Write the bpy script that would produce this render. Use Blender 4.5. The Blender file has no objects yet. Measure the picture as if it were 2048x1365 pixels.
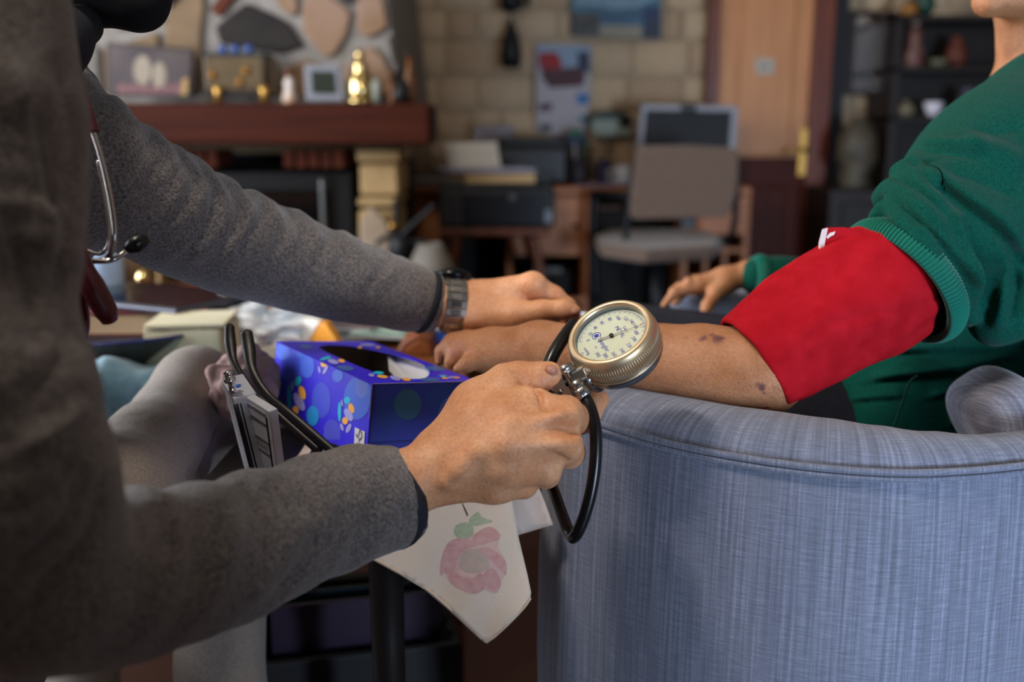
import bpy, bmesh, math, random
import numpy as np
from mathutils import Vector, Matrix
from mathutils.geometry import tessellate_polygon
random.seed(7)
SC = bpy.context.scene
COL = SC.collection

# ------------------------------------------------------------------ camera
F = 1991.0
HC = 0.92
PITCH = math.radians(12.0)
cam_d = bpy.data.cameras.new('camera')
cam = bpy.data.objects.new('camera', cam_d)
COL.objects.link(cam)
cam.location = (0, 0, HC)
cam.rotation_euler = (math.radians(90) - PITCH, 0, 0)
cam_d.sensor_width = 36.0
cam_d.lens = F / 2048 * 36.0
cam_d.clip_start = 0.02
cam_d.dof.use_dof = True
cam_d.dof.focus_distance = 0.78
cam_d.dof.aperture_fstop = 3.4
SC.camera = cam
# ------------------------------------------------------------------ world, exposure
SC.view_settings.view_transform = 'Standard'
SC.view_settings.look = 'None'
SC.view_settings.gamma = 1.0
SC.view_settings.use_curve_mapping = False
SC.view_settings.exposure = 0.0
w = bpy.data.worlds.new('world'); SC.world = w
w.use_nodes = True
w.node_tree.nodes['Background'].inputs[0].default_value = (0.55, 0.70, 1.0, 1)
w.node_tree.nodes['Background'].inputs[1].default_value = 0.35
# ------------------------------------------------------------------ daylight through the two windows
def area(name, loc, target, sx, sy, power, color, spread=180):
    l = bpy.data.lights.new(name, 'AREA'); l.shape = 'RECTANGLE'
    l.size = sx; l.size_y = sy; l.energy = power; l.color = color
    l.spread = math.radians(spread)
    o = bpy.data.objects.new(name, l); COL.objects.link(o)
    o.location = loc
    o.rotation_euler = (Vector(target) - Vector(loc)).to_track_quat('-Z', 'Y').to_euler()
    return o
area('daylight_side_window', (-2.50, 1.30, 1.45), (0, 1.35, 1.30), 1.9, 1.4, 135, (0.90, 0.94, 1.0))
area('daylight_rear_window', (1.60, -2.02, 0.62), (0.55, 0.3, 0.50), 0.5, 0.8, 120, (0.62, 0.78, 1.0))
cl = bpy.data.lights.new('added_key_light', 'POINT'); cl.energy = 115; cl.color = (1.0, 0.89, 0.78); cl.shadow_soft_size = 0.14  # added unseen key light, brightens hands, cuff and sleeves from above
clo = bpy.data.objects.new('added_key_light', cl); COL.objects.link(clo); clo.location = (-0.42, 0.45, 1.80)

# ------------------------------------------------------------------ projection helpers
CAM = Vector((0, 0, HC))
CX = Vector((1, 0, 0))
CY = Vector((0, math.sin(PITCH), math.cos(PITCH)))
CZ = Vector((0, -math.cos(PITCH), math.sin(PITCH)))
def ray(u, v):
    return CX * ((u - 1024) / F) - CY * ((v - 682.5) / F) - CZ
def P(u, v, d):
    return CAM + ray(u, v) * d
def Q(u, v, y):            # point of the plane y = const
    r = ray(u, v); return CAM + r * (y / r.y)
def R(u, v, z):            # point of the plane z = const
    r = ray(u, v); return CAM + r * ((z - HC) / r.z)
def onplane(u, v, o, n):
    r = ray(u, v); return CAM + r * ((o - CAM).dot(n) / r.dot(n))
def px(n, d): return n * d / F
# ------------------------------------------------------------------ materials
def C(h, a=1.0):
    h = h.lstrip('#')
    o = []
    for i in (0, 2, 4):
        c = int(h[i:i+2], 16) / 255
        o.append(c / 12.92 if c <= 0.04045 else ((c + 0.055) / 1.055) ** 2.4)
    return (*o, a)
MATS = {}
def M(name, c, rough=0.6, metal=0.0, c2=None, scale=20.0, detail=4.0, stretch=None, bump=0.0, bscale=None,
      spec=0.4, sheen=0.0, coat=0.0, sss=0.0, alpha=1.0, trans=0.0, lo=0.35, hi=0.65, coord='Object', bstretch=None, ior=1.45):
    if name in MATS: return MATS[name]
    m = bpy.data.materials.new(name); m.use_nodes = True
    nt = m.node_tree; b = nt.nodes['Principled BSDF']
    c = C(c) if isinstance(c, str) else c
    b.inputs['Base Color'].default_value = c
    b.inputs['Roughness'].default_value = rough
    b.inputs['Metallic'].default_value = metal
    b.inputs['Specular IOR Level'].default_value = spec
    b.inputs['IOR'].default_value = ior
    if sheen: b.inputs['Sheen Weight'].default_value = sheen; b.inputs['Sheen Roughness'].default_value = 0.5
    if coat: b.inputs['Coat Weight'].default_value = coat
    if sss:
        b.inputs['Subsurface Weight'].default_value = sss
        b.inputs['Subsurface Radius'].default_value = (0.006, 0.0022, 0.0012)
        b.inputs['Subsurface Scale'].default_value = 1.0
    if alpha < 1: b.inputs['Alpha'].default_value = alpha
    if trans: b.inputs['Transmission Weight'].default_value = trans
    tc = nt.nodes.new('ShaderNodeTexCoord')
    def noise(sc, st, det):
        mp = nt.nodes.new('ShaderNodeMapping'); nt.links.new(tc.outputs[coord], mp.inputs[0])
        if st: mp.inputs['Scale'].default_value = st
        n = nt.nodes.new('ShaderNodeTexNoise'); n.inputs['Scale'].default_value = sc; n.inputs['Detail'].default_value = det
        nt.links.new(mp.outputs[0], n.inputs['Vector']); return n
    if c2 is not None:
        n = noise(scale, stretch, detail)
        r = nt.nodes.new('ShaderNodeValToRGB')
        r.color_ramp.elements[0].position = lo; r.color_ramp.elements[1].position = hi
        r.color_ramp.elements[0].color = c; r.color_ramp.elements[1].color = C(c2) if isinstance(c2, str) else c2
        nt.links.new(n.outputs['Fac'], r.inputs[0]); nt.links.new(r.outputs[0], b.inputs['Base Color'])
    if bump:
        n = noise(bscale or scale * 4, bstretch, 3)
        bp = nt.nodes.new('ShaderNodeBump'); bp.inputs['Strength'].default_value = bump; bp.inputs['Distance'].default_value = 0.002
        nt.links.new(n.outputs['Fac'], bp.inputs['Height']); nt.links.new(bp.outputs[0], b.inputs['Normal'])
    MATS[name] = m
    return m
# ------------------------------------------------------------------ objects
def tag(o, label=None, cat=None, group=None, kind=None):
    if label: o['label'] = label
    if cat: o['category'] = cat
    if group: o['group'] = group
    if kind: o['kind'] = kind
    return o
def thing(name, loc, label, cat, group=None, kind=None):
    o = bpy.data.objects.new(name, None); COL.objects.link(o)
    o.empty_display_size = 0.05; o.location = loc
    return tag(o, label, cat, group, kind)
def wloc(o):
    v = Vector((0, 0, 0))
    while o is not None: v += o.location; o = o.parent
    return v
def mesh_obj(name, V, Fs, mat, parent=None, smooth=False, bevel=0.0, uv=None, solid=0.0, subd=0):
    V = [Vector(v) for v in V] if not isinstance(V, np.ndarray) else V
    if parent is None:
        A = np.array([tuple(v) for v in V]) if not isinstance(V, np.ndarray) else V
        org = Vector(((A[:, 0].min() + A[:, 0].max()) / 2, (A[:, 1].min() + A[:, 1].max()) / 2, A[:, 2].min()))
    else:
        org = wloc(parent)
    if isinstance(V, np.ndarray): L = (V - np.array(org)).tolist()
    else: L = [tuple(v - org) for v in V]
    me = bpy.data.meshes.new(name)
    me.from_pydata(L, [], Fs if isinstance(Fs, list) else Fs.tolist())
    if uv is not None:
        ul = me.uv_layers.new(name='UVMap')
        idx = np.empty(len(me.loops), dtype=np.int32); me.loops.foreach_get('vertex_index', idx)
        ul.data.foreach_set('uv', np.asarray(uv, dtype=np.float32)[idx].ravel())
    if smooth: me.polygons.foreach_set('use_smooth', [True] * len(me.polygons))
    me.update()
    if mat is not None:
        for mm in (mat if isinstance(mat, (list, tuple)) else [mat]): me.materials.append(mm)
    o = bpy.data.objects.new(name, me); COL.objects.link(o)
    if parent is None: o.location = org
    else: o.parent = parent
    if solid:
        md = o.modifiers.new('solid', 'SOLIDIFY'); md.thickness = solid; md.offset = -1
    if bevel:
        md = o.modifiers.new('bevel', 'BEVEL'); md.width = bevel; md.segments = 3; md.limit_method = 'ANGLE'
        md.angle_limit = math.radians(35)
        me.polygons.foreach_set('use_smooth', [True] * len(me.polygons))
        md.harden_normals = True
    if subd:
        md = o.modifiers.new('sub', 'SUBSURF'); md.levels = subd; md.render_levels = subd
    return o
def vec(v): return Vector(v)
class G:
    def __init__(s): s.V = []; s.F = []; s.U = []
    def add(s, V, Fs):
        n = len(s.V); s.V += [Vector(v) for v in V]; s.F += [[i + n for i in f] for f in Fs]; return s
    def box(s, c, size, rz=0.0, M3=None):
        c = Vector(c); R3 = M3 if M3 is not None else Matrix.Rotation(rz, 3, 'Z')
        hx, hy, hz = size[0] / 2, size[1] / 2, size[2] / 2
        V = [c + R3 @ Vector((x * hx, y * hy, z * hz)) for x in (-1, 1) for y in (-1, 1) for z in (-1, 1)]
        return s.add(V, [(0, 1, 3, 2), (4, 6, 7, 5), (0, 4, 5, 1), (2, 3, 7, 6), (0, 2, 6, 4), (1, 5, 7, 3)])
    def mm(s, a, b):
        a = Vector(a); b = Vector(b); return s.box((a + b) / 2, [abs(b[i] - a[i]) for i in range(3)])
    def prism(s, pts, ext):
        pts = [Vector(p) for p in pts]; e = Vector(ext); n = len(pts)
        V = pts + [p + e for p in pts]
        Fs = [list(range(n)), list(range(2 * n - 1, n - 1, -1))] + [(i, i + n, (i + 1) % n + n, (i + 1) % n) for i in range(n)]
        return s.add(V, Fs)
    def lathe(s, prof, o, ax=(0, 0, 1), n=32, ex=None, fn=None):
        o = Vector(o); az = Vector(ax).normalized()
        ax_ = ex.normalized() if ex is not None else az.orthogonal().normalized()
        ay = az.cross(ax_)
        V = []; Fs = []
        for j, (r, h) in enumerate(prof):
            for i in range(n):
                t = 2 * math.pi * i / n
                rr = r if fn is None else fn(r, h, t, j)
                V.append(o + az * h + (ax_ * math.cos(t) + ay * math.sin(t)) * rr)
        for j in range(len(prof) - 1):
            for i in range(n):
                k = (i + 1) % n
                Fs.append((j * n + i, j * n + k, (j + 1) * n + k, (j + 1) * n + i))
        if prof[0][0] > 1e-6: Fs.append(list(range(n))[::-1])
        if prof[-1][0] > 1e-6: Fs.append([(len(prof) - 1) * n + i for i in range(n)])
        return s.add(V, Fs)
    def tube(s, pts, r, n=10, sub=6, flat=None, cap=True):
        pts, rr = resample(pts, r, sub)
        fr = frames(pts); V = []; Fs = []
        for p, (t, a, b), q in zip(pts, fr, rr):
            for i in range(n):
                th = 2 * math.pi * i / n
                o = (a * math.cos(th) + b * math.sin(th)) * q
                if flat: nn = Vector(flat[0]).normalized(); o -= nn * o.dot(nn) * (1 - flat[1])
                V.append(p + o)
        for j in range(len(pts) - 1):
            for i in range(n):
                k = (i + 1) % n
                Fs.append((j * n + i, j * n + k, (j + 1) * n + k, (j + 1) * n + i))
        if cap:
            Fs.append(list(range(n))[::-1]); Fs.append([(len(pts) - 1) * n + i for i in range(n)])
        return s.add(V, Fs)
    def obj(s, name, mat, parent=None, **k):
        return mesh_obj(name, s.V, s.F, mat, parent, **k)
def resample(pts, r, sub=6):
    pts = [Vector(p) for p in pts]
    if not isinstance(r, (list, tuple)): r = [r] * len(pts)
    if sub <= 1 or len(pts) < 3: 
        if len(pts) == 2 and sub > 1:
            return [pts[0].lerp(pts[1], i / sub) for i in range(sub + 1)], [r[0] + (r[1] - r[0]) * i / sub for i in range(sub + 1)]
        return pts, list(r)
    P2 = []; R2 = []
    n = len(pts)
    for i in range(n - 1):
        p0 = pts[max(i - 1, 0)]; p1 = pts[i]; p2 = pts[i + 1]; p3 = pts[min(i + 2, n - 1)]
        for k in range(sub):
            t = k / sub; t2 = t * t; t3 = t2 * t
            P2.append(0.5 * ((2 * p1) + (p2 - p0) * t + (2 * p0 - 5 * p1 + 4 * p2 - p3) * t2 + (3 * p1 - p0 - 3 * p2 + p3) * t3))
            s = t * t * (3 - 2 * t)
            R2.append(r[i] + (r[i + 1] - r[i]) * s)
    P2.append(pts[-1]); R2.append(r[-1])
    return P2, R2
def frames(pts):
    out = []; a = None
    for i, p in enumerate(pts):
        t = (pts[min(i + 1, len(pts) - 1)] - pts[max(i - 1, 0)]).normalized()
        if a is None: a = t.orthogonal().normalized()
        a = (a - t * a.dot(t)).normalized(); b = t.cross(a); out.append((t, a, b))
    return out
def text_geo(body, size, ext=0.0, align='CENTER'):
    cu = bpy.data.curves.new('t', 'FONT'); cu.body = body; cu.size = size; cu.extrude = ext
    cu.align_x = align; cu.align_y = 'CENTER'; cu.resolution_u = 3
    o = bpy.data.objects.new('t', cu); COL.objects.link(o)
    dg = bpy.context.evaluated_depsgraph_get()
    me = bpy.data.meshes.new_from_object(o.evaluated_get(dg))
    V = [v.co.copy() for v in me.vertices]; Fs = [list(p.vertices) for p in me.polygons]
    bpy.data.objects.remove(o); bpy.data.curves.remove(cu); bpy.data.meshes.remove(me)
    return V, Fs
# ------------------------------------------------------------------ distance-field modeller for bodies and cloth
def surface_nets(D, org, h):
    ins = D < 0
    nx, ny, nz = D.shape
    cnt = np.zeros((nx - 1, ny - 1, nz - 1), np.int8)
    offs = [(i, j, k) for i in (0, 1) for j in (0, 1) for k in (0, 1)]
    for i, j, k in offs: cnt += ins[i:nx - 1 + i, j:ny - 1 + j, k:nz - 1 + k]
    m = (cnt > 0) & (cnt < 8)
    I = np.argwhere(m)
    vals = np.stack([D[I[:, 0] + o[0], I[:, 1] + o[1], I[:, 2] + o[2]] for o in offs], 1)
    S = np.zeros((len(I), 3), np.float32); N = np.zeros(len(I), np.float32)
    O = np.array(offs, np.float32)
    for a in range(8):
        for b in range(a + 1, 8):
            if np.abs(O[a] - O[b]).sum() != 1: continue
            va, vb = vals[:, a], vals[:, b]
            x = (va < 0) != (vb < 0)
            t = np.where(x, va / np.where(x, va - vb, 1), 0)
            S += np.where(x[:, None], O[a] + (O[b] - O[a]) * t[:, None], 0); N += x
    V = (I + S / N[:, None]) * h + org
    idx = -np.ones(m.shape, np.int32); idx[m] = np.arange(len(I))
    Fs = []
    for ax in range(3):
        b, c = (ax + 1) % 3, (ax + 2) % 3
        sl0 = [slice(None)] * 3; sl1 = [slice(None)] * 3
        sl0[ax] = slice(0, -1); sl1[ax] = slice(1, None)
        s0 = ins[tuple(sl0)]; s1 = ins[tuple(sl1)]
        E = np.argwhere(s0 != s1)
        ok = (E[:, b] > 0) & (E[:, c] > 0) & (E[:, b] < D.shape[b] - 1) & (E[:, c] < D.shape[c] - 1)
        E = E[ok]; sg = s0[E[:, 0], E[:, 1], E[:, 2]]
        q = []
        for db, dc in ((-1, -1), (0, -1), (0, 0), (-1, 0)):
            e = E.copy(); e[:, b] += db; e[:, c] += dc
            q.append(idx[e[:, 0], e[:, 1], e[:, 2]])
        q = np.stack(q, 1)
        Fs.append(np.where(sg[:, None], q, q[:, ::-1]))
    return V, np.concatenate(Fs)
def smooth_mesh(V, Fs, it=2, lam=0.5):
    E = np.concatenate([Fs[:, [0, 1]], Fs[:, [1, 2]], Fs[:, [2, 3]], Fs[:, [3, 0]]])
    n = len(V); deg = np.bincount(E[:, 0], minlength=n) + np.bincount(E[:, 1], minlength=n)
    for _ in range(it):
        A = np.zeros_like(V)
        for k in range(3):
            A[:, k] = np.bincount(E[:, 0], V[E[:, 1], k], n) + np.bincount(E[:, 1], V[E[:, 0], k], n)
        V = V + lam * (A / np.maximum(deg, 1)[:, None] - V)
    return V
class SDF:
    def __init__(s, h): s.h = h; s.ops = []
    def cap(s, a, b, ra, rb=None, k=0.008, n=None, sq=1.0, sub=False):
        s.ops.append(('cap', np.array(a, float), np.array(b, float), ra, ra if rb is None else rb, k, None if n is None else np.array(Vector(n).normalized()), sq, sub)); return s
    def ell(s, c, rad, R3=None, k=0.01, sub=False):
        s.ops.append(('ell', np.array(c, float), np.array(rad, float), np.array(R3 if R3 is not None else Matrix.Identity(3)), k, sub)); return s
    def tube(s, pts, rads, k=0.01, disp=None, up=(0, 0, 1), side=(1, 0, 0), sub=6, neg=False, amax=0.02):
        p, r = resample(pts, rads, sub)
        s.ops.append(('tube', np.array([tuple(q) for q in p]), np.array(r), k, disp, np.array(Vector(up).normalized()), np.array(Vector(side).normalized()), neg, amax)); return s
    def chain(s, L, k=0.008, **kw):        # list of (point, radius)
        for (a, ra), (b, rb) in zip(L[:-1], L[1:]): s.cap(a, b, ra, rb, k, **kw)
        return s
    def cut(s, p0, n, c, rad): s.ops.append(('cut', np.array(p0, float), np.array(Vector(n).normalized(), float), np.array(c, float), rad)); return s
    def bounds(s):
        lo = np.full(3, 1e9); hi = np.full(3, -1e9)
        for o in s.ops:
            if o[0] == 'cap' and not o[8]: pts = [(o[1], o[3]), (o[2], o[4])]
            elif o[0] == 'ell' and not o[5]: pts = [(o[1], max(o[2]))]
            elif o[0] == 'tube' and not o[7]: pts = [(p, r + (o[8] if o[4] else 0)) for p, r in zip(o[1], o[2])]
            else: continue
            for p, r in pts: lo = np.minimum(lo, p - r); hi = np.maximum(hi, p + r)
        return lo - 4 * s.h, hi + 4 * s.h
    def mesh(s, smooth=1):
        h = s.h; lo, hi = s.bounds()
        n = np.ceil((hi - lo) / h).astype(int) + 1
        D = np.full(n, 0.03, np.float32)
        ax = [lo[i] + np.arange(n[i]) * h for i in range(3)]
        def block(a, b):
            i0 = np.clip(np.floor((a - lo) / h).astype(int), 0, n - 1); i1 = np.clip(np.ceil((b - lo) / h).astype(int) + 1, 1, n)
            sl = tuple(slice(i0[i], i1[i]) for i in range(3))
            g = np.meshgrid(*[ax[i][sl[i]].astype(np.float32) for i in range(3)], indexing='ij', sparse=True)
            return sl, g
        def put(sl, d, k, neg):
            cur = D[sl]
            if neg:
                d = -d
                if k > 0: hh = np.maximum(k - np.abs(cur - d), 0) / k; D[sl] = np.maximum(cur, d) + hh * hh * k * 0.25
                else: D[sl] = np.maximum(cur, d)
            else:
                if k > 0: hh = np.maximum(k - np.abs(cur - d), 0) / k; D[sl] = np.minimum(cur, d) - hh * hh * k * 0.25
                else: D[sl] = np.minimum(cur, d)
        def seg(g, a, b, ra, rb):
            ba = b - a; L2 = max(float(ba @ ba), 1e-12)
            q = [g[i] - np.float32(a[i]) for i in range(3)]
            t = np.clip((q[0] * ba[0] + q[1] * ba[1] + q[2] * ba[2]) / L2, 0, 1).astype(np.float32)
            q = [q[i] - t * np.float32(ba[i]) for i in range(3)]
            return t, q, ra + (rb - ra) * t
        for o in s.ops:
            if o[0] == 'cap':
                _, a, b, ra, rb, k, nn, sq, neg = o
                m = max(ra, rb) + k + 2 * h
                sl, g = block(np.minimum(a, b) - m, np.maximum(a, b) + m)
                t, q, r = seg(g, a, b, ra, rb)
                if nn is not None:
                    qn = q[0] * nn[0] + q[1] * nn[1] + q[2] * nn[2]
                    q = [q[i] + qn * np.float32(nn[i] * (sq - 1)) for i in range(3)]
                put(sl, np.sqrt(q[0] ** 2 + q[1] ** 2 + q[2] ** 2) - r, k, neg)
            elif o[0] == 'cut':
                _, p0, nn, c, rad = o
                sl, g = block(c - rad, c + rad)
                D[sl] = np.maximum(D[sl], (g[0] - p0[0]) * nn[0] + (g[1] - p0[1]) * nn[1] + (g[2] - p0[2]) * nn[2])
            elif o[0] == 'ell':
                _, c, rad, R3, k, neg = o
                m = max(rad) + k + 2 * h
                sl, g = block(c - m, c + m)
                q = [g[i] - np.float32(c[i]) for i in range(3)]
                l = [(q[0] * R3[0][i] + q[1] * R3[1][i] + q[2] * R3[2][i]) for i in range(3)]
                k0 = np.sqrt(sum((l[i] / rad[i]) ** 2 for i in range(3))); k1 = np.sqrt(sum((l[i] / rad[i] ** 2) ** 2 for i in range(3)))
                put(sl, k0 * (k0 - 1) / np.maximum(k1, 1e-6), k, neg)
            else:
                _, p, r, k, disp, up, side, neg, amax = o
                m = r.max() + k + 2 * h + (amax if disp else 0)
                sl, g = block(p.min(0) - m, p.max(0) + m)
                sh = np.broadcast_shapes(*[x.shape for x in g])
                best = np.full(sh, 1e3, np.float32); Sx = np.zeros(sh, np.float32); Cu = np.zeros(sh, np.float32); Cs = np.zeros(sh, np.float32)
                acc = 0.0
                for i in range(len(p) - 1):
                    a, b = p[i], p[i + 1]; L = float(np.linalg.norm(b - a))
                    mm = max(r[i], r[i + 1]) + k + 2 * h + (amax if disp else 0)
                    i0 = np.clip(np.floor((np.minimum(a, b) - mm - lo) / h).astype(int) - np.array([x.start for x in sl]), 0, None)
                    i1 = np.ceil((np.maximum(a, b) + mm - lo) / h).astype(int) + 1 - np.array([x.start for x in sl])
                    ss = tuple(slice(i0[j], max(i1[j], 0)) for j in range(3))
                    gg = [g[0][ss[0], :, :], g[1][:, ss[1], :], g[2][:, :, ss[2]]]
                    t, q, rr = seg(gg, a, b, r[i], r[i + 1])
                    ln = np.sqrt(q[0] ** 2 + q[1] ** 2 + q[2] ** 2)
                    d = ln - rr
                    bb = best[ss]; w_ = d < bb
                    best[ss] = np.where(w_, d, bb)
                    if disp:
                        li = 1 / np.maximum(ln, 1e-5)
                        Sx[ss] = np.where(w_, acc + t * L, Sx[ss])
                        Cu[ss] = np.where(w_, (q[0] * up[0] + q[1] * up[1] + q[2] * up[2]) * li, Cu[ss])
                        Cs[ss] = np.where(w_, (q[0] * side[0] + q[1] * side[1] + q[2] * side[2]) * li, Cs[ss])
                    acc += L
                if disp: best = best - disp(Sx, Cu, Cs).astype(np.float32)
                put(sl, best, k, neg)
        V, Fs = surface_nets(D, lo, h)
        if smooth: V = smooth_mesh(V, Fs, smooth)
        return V, Fs
def merge(parts):
    Vs = []; Fs = []; n = 0
    for V, F_ in parts:
        Vs.append(V); Fs.append(np.asarray(F_) + n); n += len(V)
    return np.concatenate(Vs), np.concatenate(Fs)
def pr(u, v, d, r): return (P(u, v, d), px(r, d))

def proj(V):
    A = np.asarray(V, float) - np.array(CAM)
    z = -(A @ np.array(CZ)); return 1024 + A[:, 0] / z * F, 682.5 - (A @ np.array(CY)) / z * F, z
def surf(V, u, v, tol=5):
    a, b, z = proj(V); m = (np.abs(a - u) < tol) & (np.abs(b - v) < tol) & (z > 0)
    return P(u, v, float(z[m].min())) if m.any() else P(u, v, .85)
def vnormals(V, Fs):
    N = np.zeros_like(V); fn = np.cross(V[Fs[:, 2]] - V[Fs[:, 0]], V[Fs[:, 3]] - V[Fs[:, 1]])
    for k in range(4):
        for c in range(3): N[:, c] += np.bincount(Fs[:, k], fn[:, c], len(V))
    return N / np.maximum(np.linalg.norm(N, axis=1), 1e-12)[:, None]
def relief(V, Fs, lines, d0, d1):
    """cloth folds: raise or sink the surface along fold lines given where they run on the cloth"""
    N = vnormals(V, Fs); u, v, z = proj(V)
    fac = N @ np.array(CZ); ok = (z > d0) & (z < d1) & (fac > -.25)
    w_ = np.where(ok, np.clip(.35 + fac, 0, 1), 0); H = np.zeros(len(V))
    for pts, amp, wd, kind in lines:
        q, _ = resample([Vector((a, b, 0)) for a, b in pts], 1, 5); q = np.array([(p.x, p.y) for p in q])
        lo = q.min(0) - wd * 4; hi = q.max(0) + wd * 4
        I = np.nonzero(ok & (u > lo[0]) & (u < hi[0]) & (v > lo[1]) & (v < hi[1]))[0]
        if not len(I): continue
        pu, pv = u[I], v[I]; best = np.full(len(I), 1e9); sd = np.zeros(len(I)); tt = np.zeros(len(I)); n = len(q) - 1
        for i in range(n):
            a, b = q[i], q[i + 1]; e = b - a; L2 = max(e @ e, 1e-9)
            t = np.clip(((pu - a[0]) * e[0] + (pv - a[1]) * e[1]) / L2, 0, 1)
            dx, dy = pu - a[0] - t * e[0], pv - a[1] - t * e[1]; d = np.hypot(dx, dy); m = d < best
            best = np.where(m, d, best); sd = np.where(m, np.sign(e[0] * dy - e[1] * dx), sd); tt = np.where(m, (i + t) / n, tt)
        tap = np.clip(np.minimum(tt, 1 - tt) * 5, 0, 1) ** .7; tap = np.maximum(tap, .12)
        if kind == 'r': h = np.exp(-(best / wd) ** 2)
        elif kind == 'c': h = -np.exp(-best / wd)
        else: h = np.where(sd > 0, np.exp(-best / wd) * np.clip(best / 7, 0, 1), -.45 * np.exp(-best / (wd * .4)))
        H[I] += amp * h * tap
    return smooth_mesh(V + N * (H * w_)[:, None], Fs, 1, .45)
# ================================================================== the room
XL, XR, YF, YB, ZC = -2.6, 2.4, -2.15, 4.43, 2.5
m_floor = M('terracotta_floor', '#3a1e17', 0.5, c2='#46271d', scale=6, bump=0.1, bscale=60)
m_plaster = M('warm_plaster', '#7d7164', 0.9, c2='#877b6d', scale=5)
m_ceil = M('ceiling_paint', '#a39a8c', 0.9)
m_mortar = M('sandy_mortar', '#a5927a', 0.95, c2='#b3a086', scale=30, bump=0.4, bscale=80)
tag(G().mm((XL, YF, -.1), (XR, YB + .1, 0)).obj('floor', m_floor), 'dark terracotta floor under the small table', kind='structure')
tag(G().mm((XL, YF, ZC), (XR, YB + .1, ZC + .1)).obj('ceiling', m_ceil), 'pale painted ceiling of the living room', kind='structure')
wb = tag(G().mm((XL, YB, 0), (XR, YB + .1, ZC)).obj('wall_back', m_mortar), 'wall of sandy stone blocks behind the desk', kind='structure')
tag(G().mm((XR, YF, 0), (XR + .1, YB, ZC)).obj('wall_right', m_plaster), 'plain plaster wall beyond the armchair', kind='structure')
g = G(); g.mm((XL - .1, YF, 0), (XL, YB, .8)).mm((XL - .1, YF, 2.1), (XL, YB, ZC)).mm((XL - .1, YF, .8), (XL, .3, 2.1)).mm((XL - .1, 2.3, .8), (XL, YB, 2.1))
tag(g.obj('wall_left', m_plaster), 'plaster wall with a wide window', kind='structure')
g = G(); g.mm((XL, YF - .1, 0), (1.33, YF, ZC)).mm((1.87, YF - .1, 0), (XR, YF, ZC)).mm((1.33, YF - .1, 0), (1.87, YF, .22)).mm((1.33, YF - .1, 1.1), (1.87, YF, ZC))
tag(g.obj('wall_front', m_plaster), 'plaster wall with a low window', kind='structure')
tag(G().mm((XL, -.82, 0), (.84, -.72, ZC)).obj('light_block_wall', M('blocker_dark_wood', '#1c1410', .6, c2='#241a15', scale=4, stretch=(6, 6, .6))), 'unseen dark wall added behind the viewpoint to block window light', kind='structure')  # added unseen wall, keeps rear window light off the leaning person
m_wframe = M('white_window_paint', '#d8d8d4', 0.5)
m_pane = M('window_pane', '#ffffff', 0.02, trans=1.0, alpha=0.12)
def window(name, a, b, ax, lab):
    a = Vector(a); b = Vector(b); g = G(); t = .05
    o = 1 - ax; lo, hi = a[o], b[o]
    def bar(p0, p1, z0, z1):
        u0 = a.copy(); u1 = b.copy(); u0[o] = p0; u1[o] = p1; u0[2] = z0; u1[2] = z1; g.mm(u0, u1)
    bar(lo, lo + t, a[2], b[2]); bar(hi - t, hi, a[2], b[2]); bar(lo + t, hi - t, a[2], a[2] + t); bar(lo + t, hi - t, b[2] - t, b[2])
    bar((lo + hi) / 2 - .025, (lo + hi) / 2 + .025, a[2] + t, b[2] - t)
    w_ = tag(g.obj(name, m_wframe, bevel=.004), lab, kind='structure')
    for s_, e_ in ((lo + t, (lo + hi) / 2 - .025), ((lo + hi) / 2 + .025, hi - t)):
        u0 = a.copy(); u1 = b.copy(); u0[ax] = (a[ax] + b[ax]) / 2 - .003; u1[ax] = u0[ax] + .006
        u0[o] = s_; u1[o] = e_; u0[2] += t; u1[2] -= t
        G().mm(u0, u1).obj('pane', m_pane, w_)
window('window_1', (XL - .07, .3, .8), (XL - .02, 2.3, 2.1), 0, 'white framed window in the side wall')
window('window_2', (1.33, YF - .07, .22), (1.87, YF - .02, 1.1), 1, 'low white framed window in the rear wall')

# stone blocks of the back wall (the ones in view are pieces)
m_stone = [M('sand_block_a', '#b8a084', 0.9, c2='#c6ae90', scale=14, bump=.5, bscale=45),
           M('sand_block_b', '#a68e74', 0.9, c2='#b79e82', scale=14, bump=.5, bscale=45),
           M('sand_block_c', '#c4ae94', 0.9, c2='#b09a7e', scale=14, bump=.5, bscale=45)]
blk = []
for i in range(6):
    bm = bmesh.new(); bmesh.ops.create_cube(bm, size=1.0)
    bmesh.ops.subdivide_edges(bm, edges=bm.edges[:], cuts=1, use_grid_fill=True)
    rnd = random.Random(i)
    for v in bm.verts:
        f = 1.0 if v.co.y > 0 else 1.0
        e = (abs(v.co.x) > .4) + (abs(v.co.z) > .4)
        if v.co.y < 0: v.co.y += (.12 * e if e else -.15 * rnd.random())
        v.co.x += rnd.uniform(-.02, .02); v.co.z += rnd.uniform(-.03, .03)
    me = bpy.data.meshes.new('stone_block'); bm.to_mesh(me); bm.free()
    me.polygons.foreach_set('use_smooth', [True] * len(me.polygons))
    me.materials.append(m_stone[i % 3]); blk.append(me)
rnd = random.Random(3)
z = .60; row = 0
while z < 1.60:
    hh = rnd.choice((.125, .14, .15))
    for x0, x1 in ((-.85, .94), (1.36, 2.38)):
        x = x0 - rnd.uniform(0, .1)
        while x < x1:
            ww = rnd.choice((.13, .17, .2, .24))
            if x + ww > x1: ww = x1 - x
            if ww > .05:
                o = bpy.data.objects.new('stone_block', rnd.choice(blk)); COL.objects.link(o); o.parent = wb
                o.location = Vector((x + ww / 2, YB - .005, z + hh / 2)) - wb.location
                o.scale = (ww - .014, .05, hh - .014)
            x += ww
    z += hh; row += 1
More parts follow.
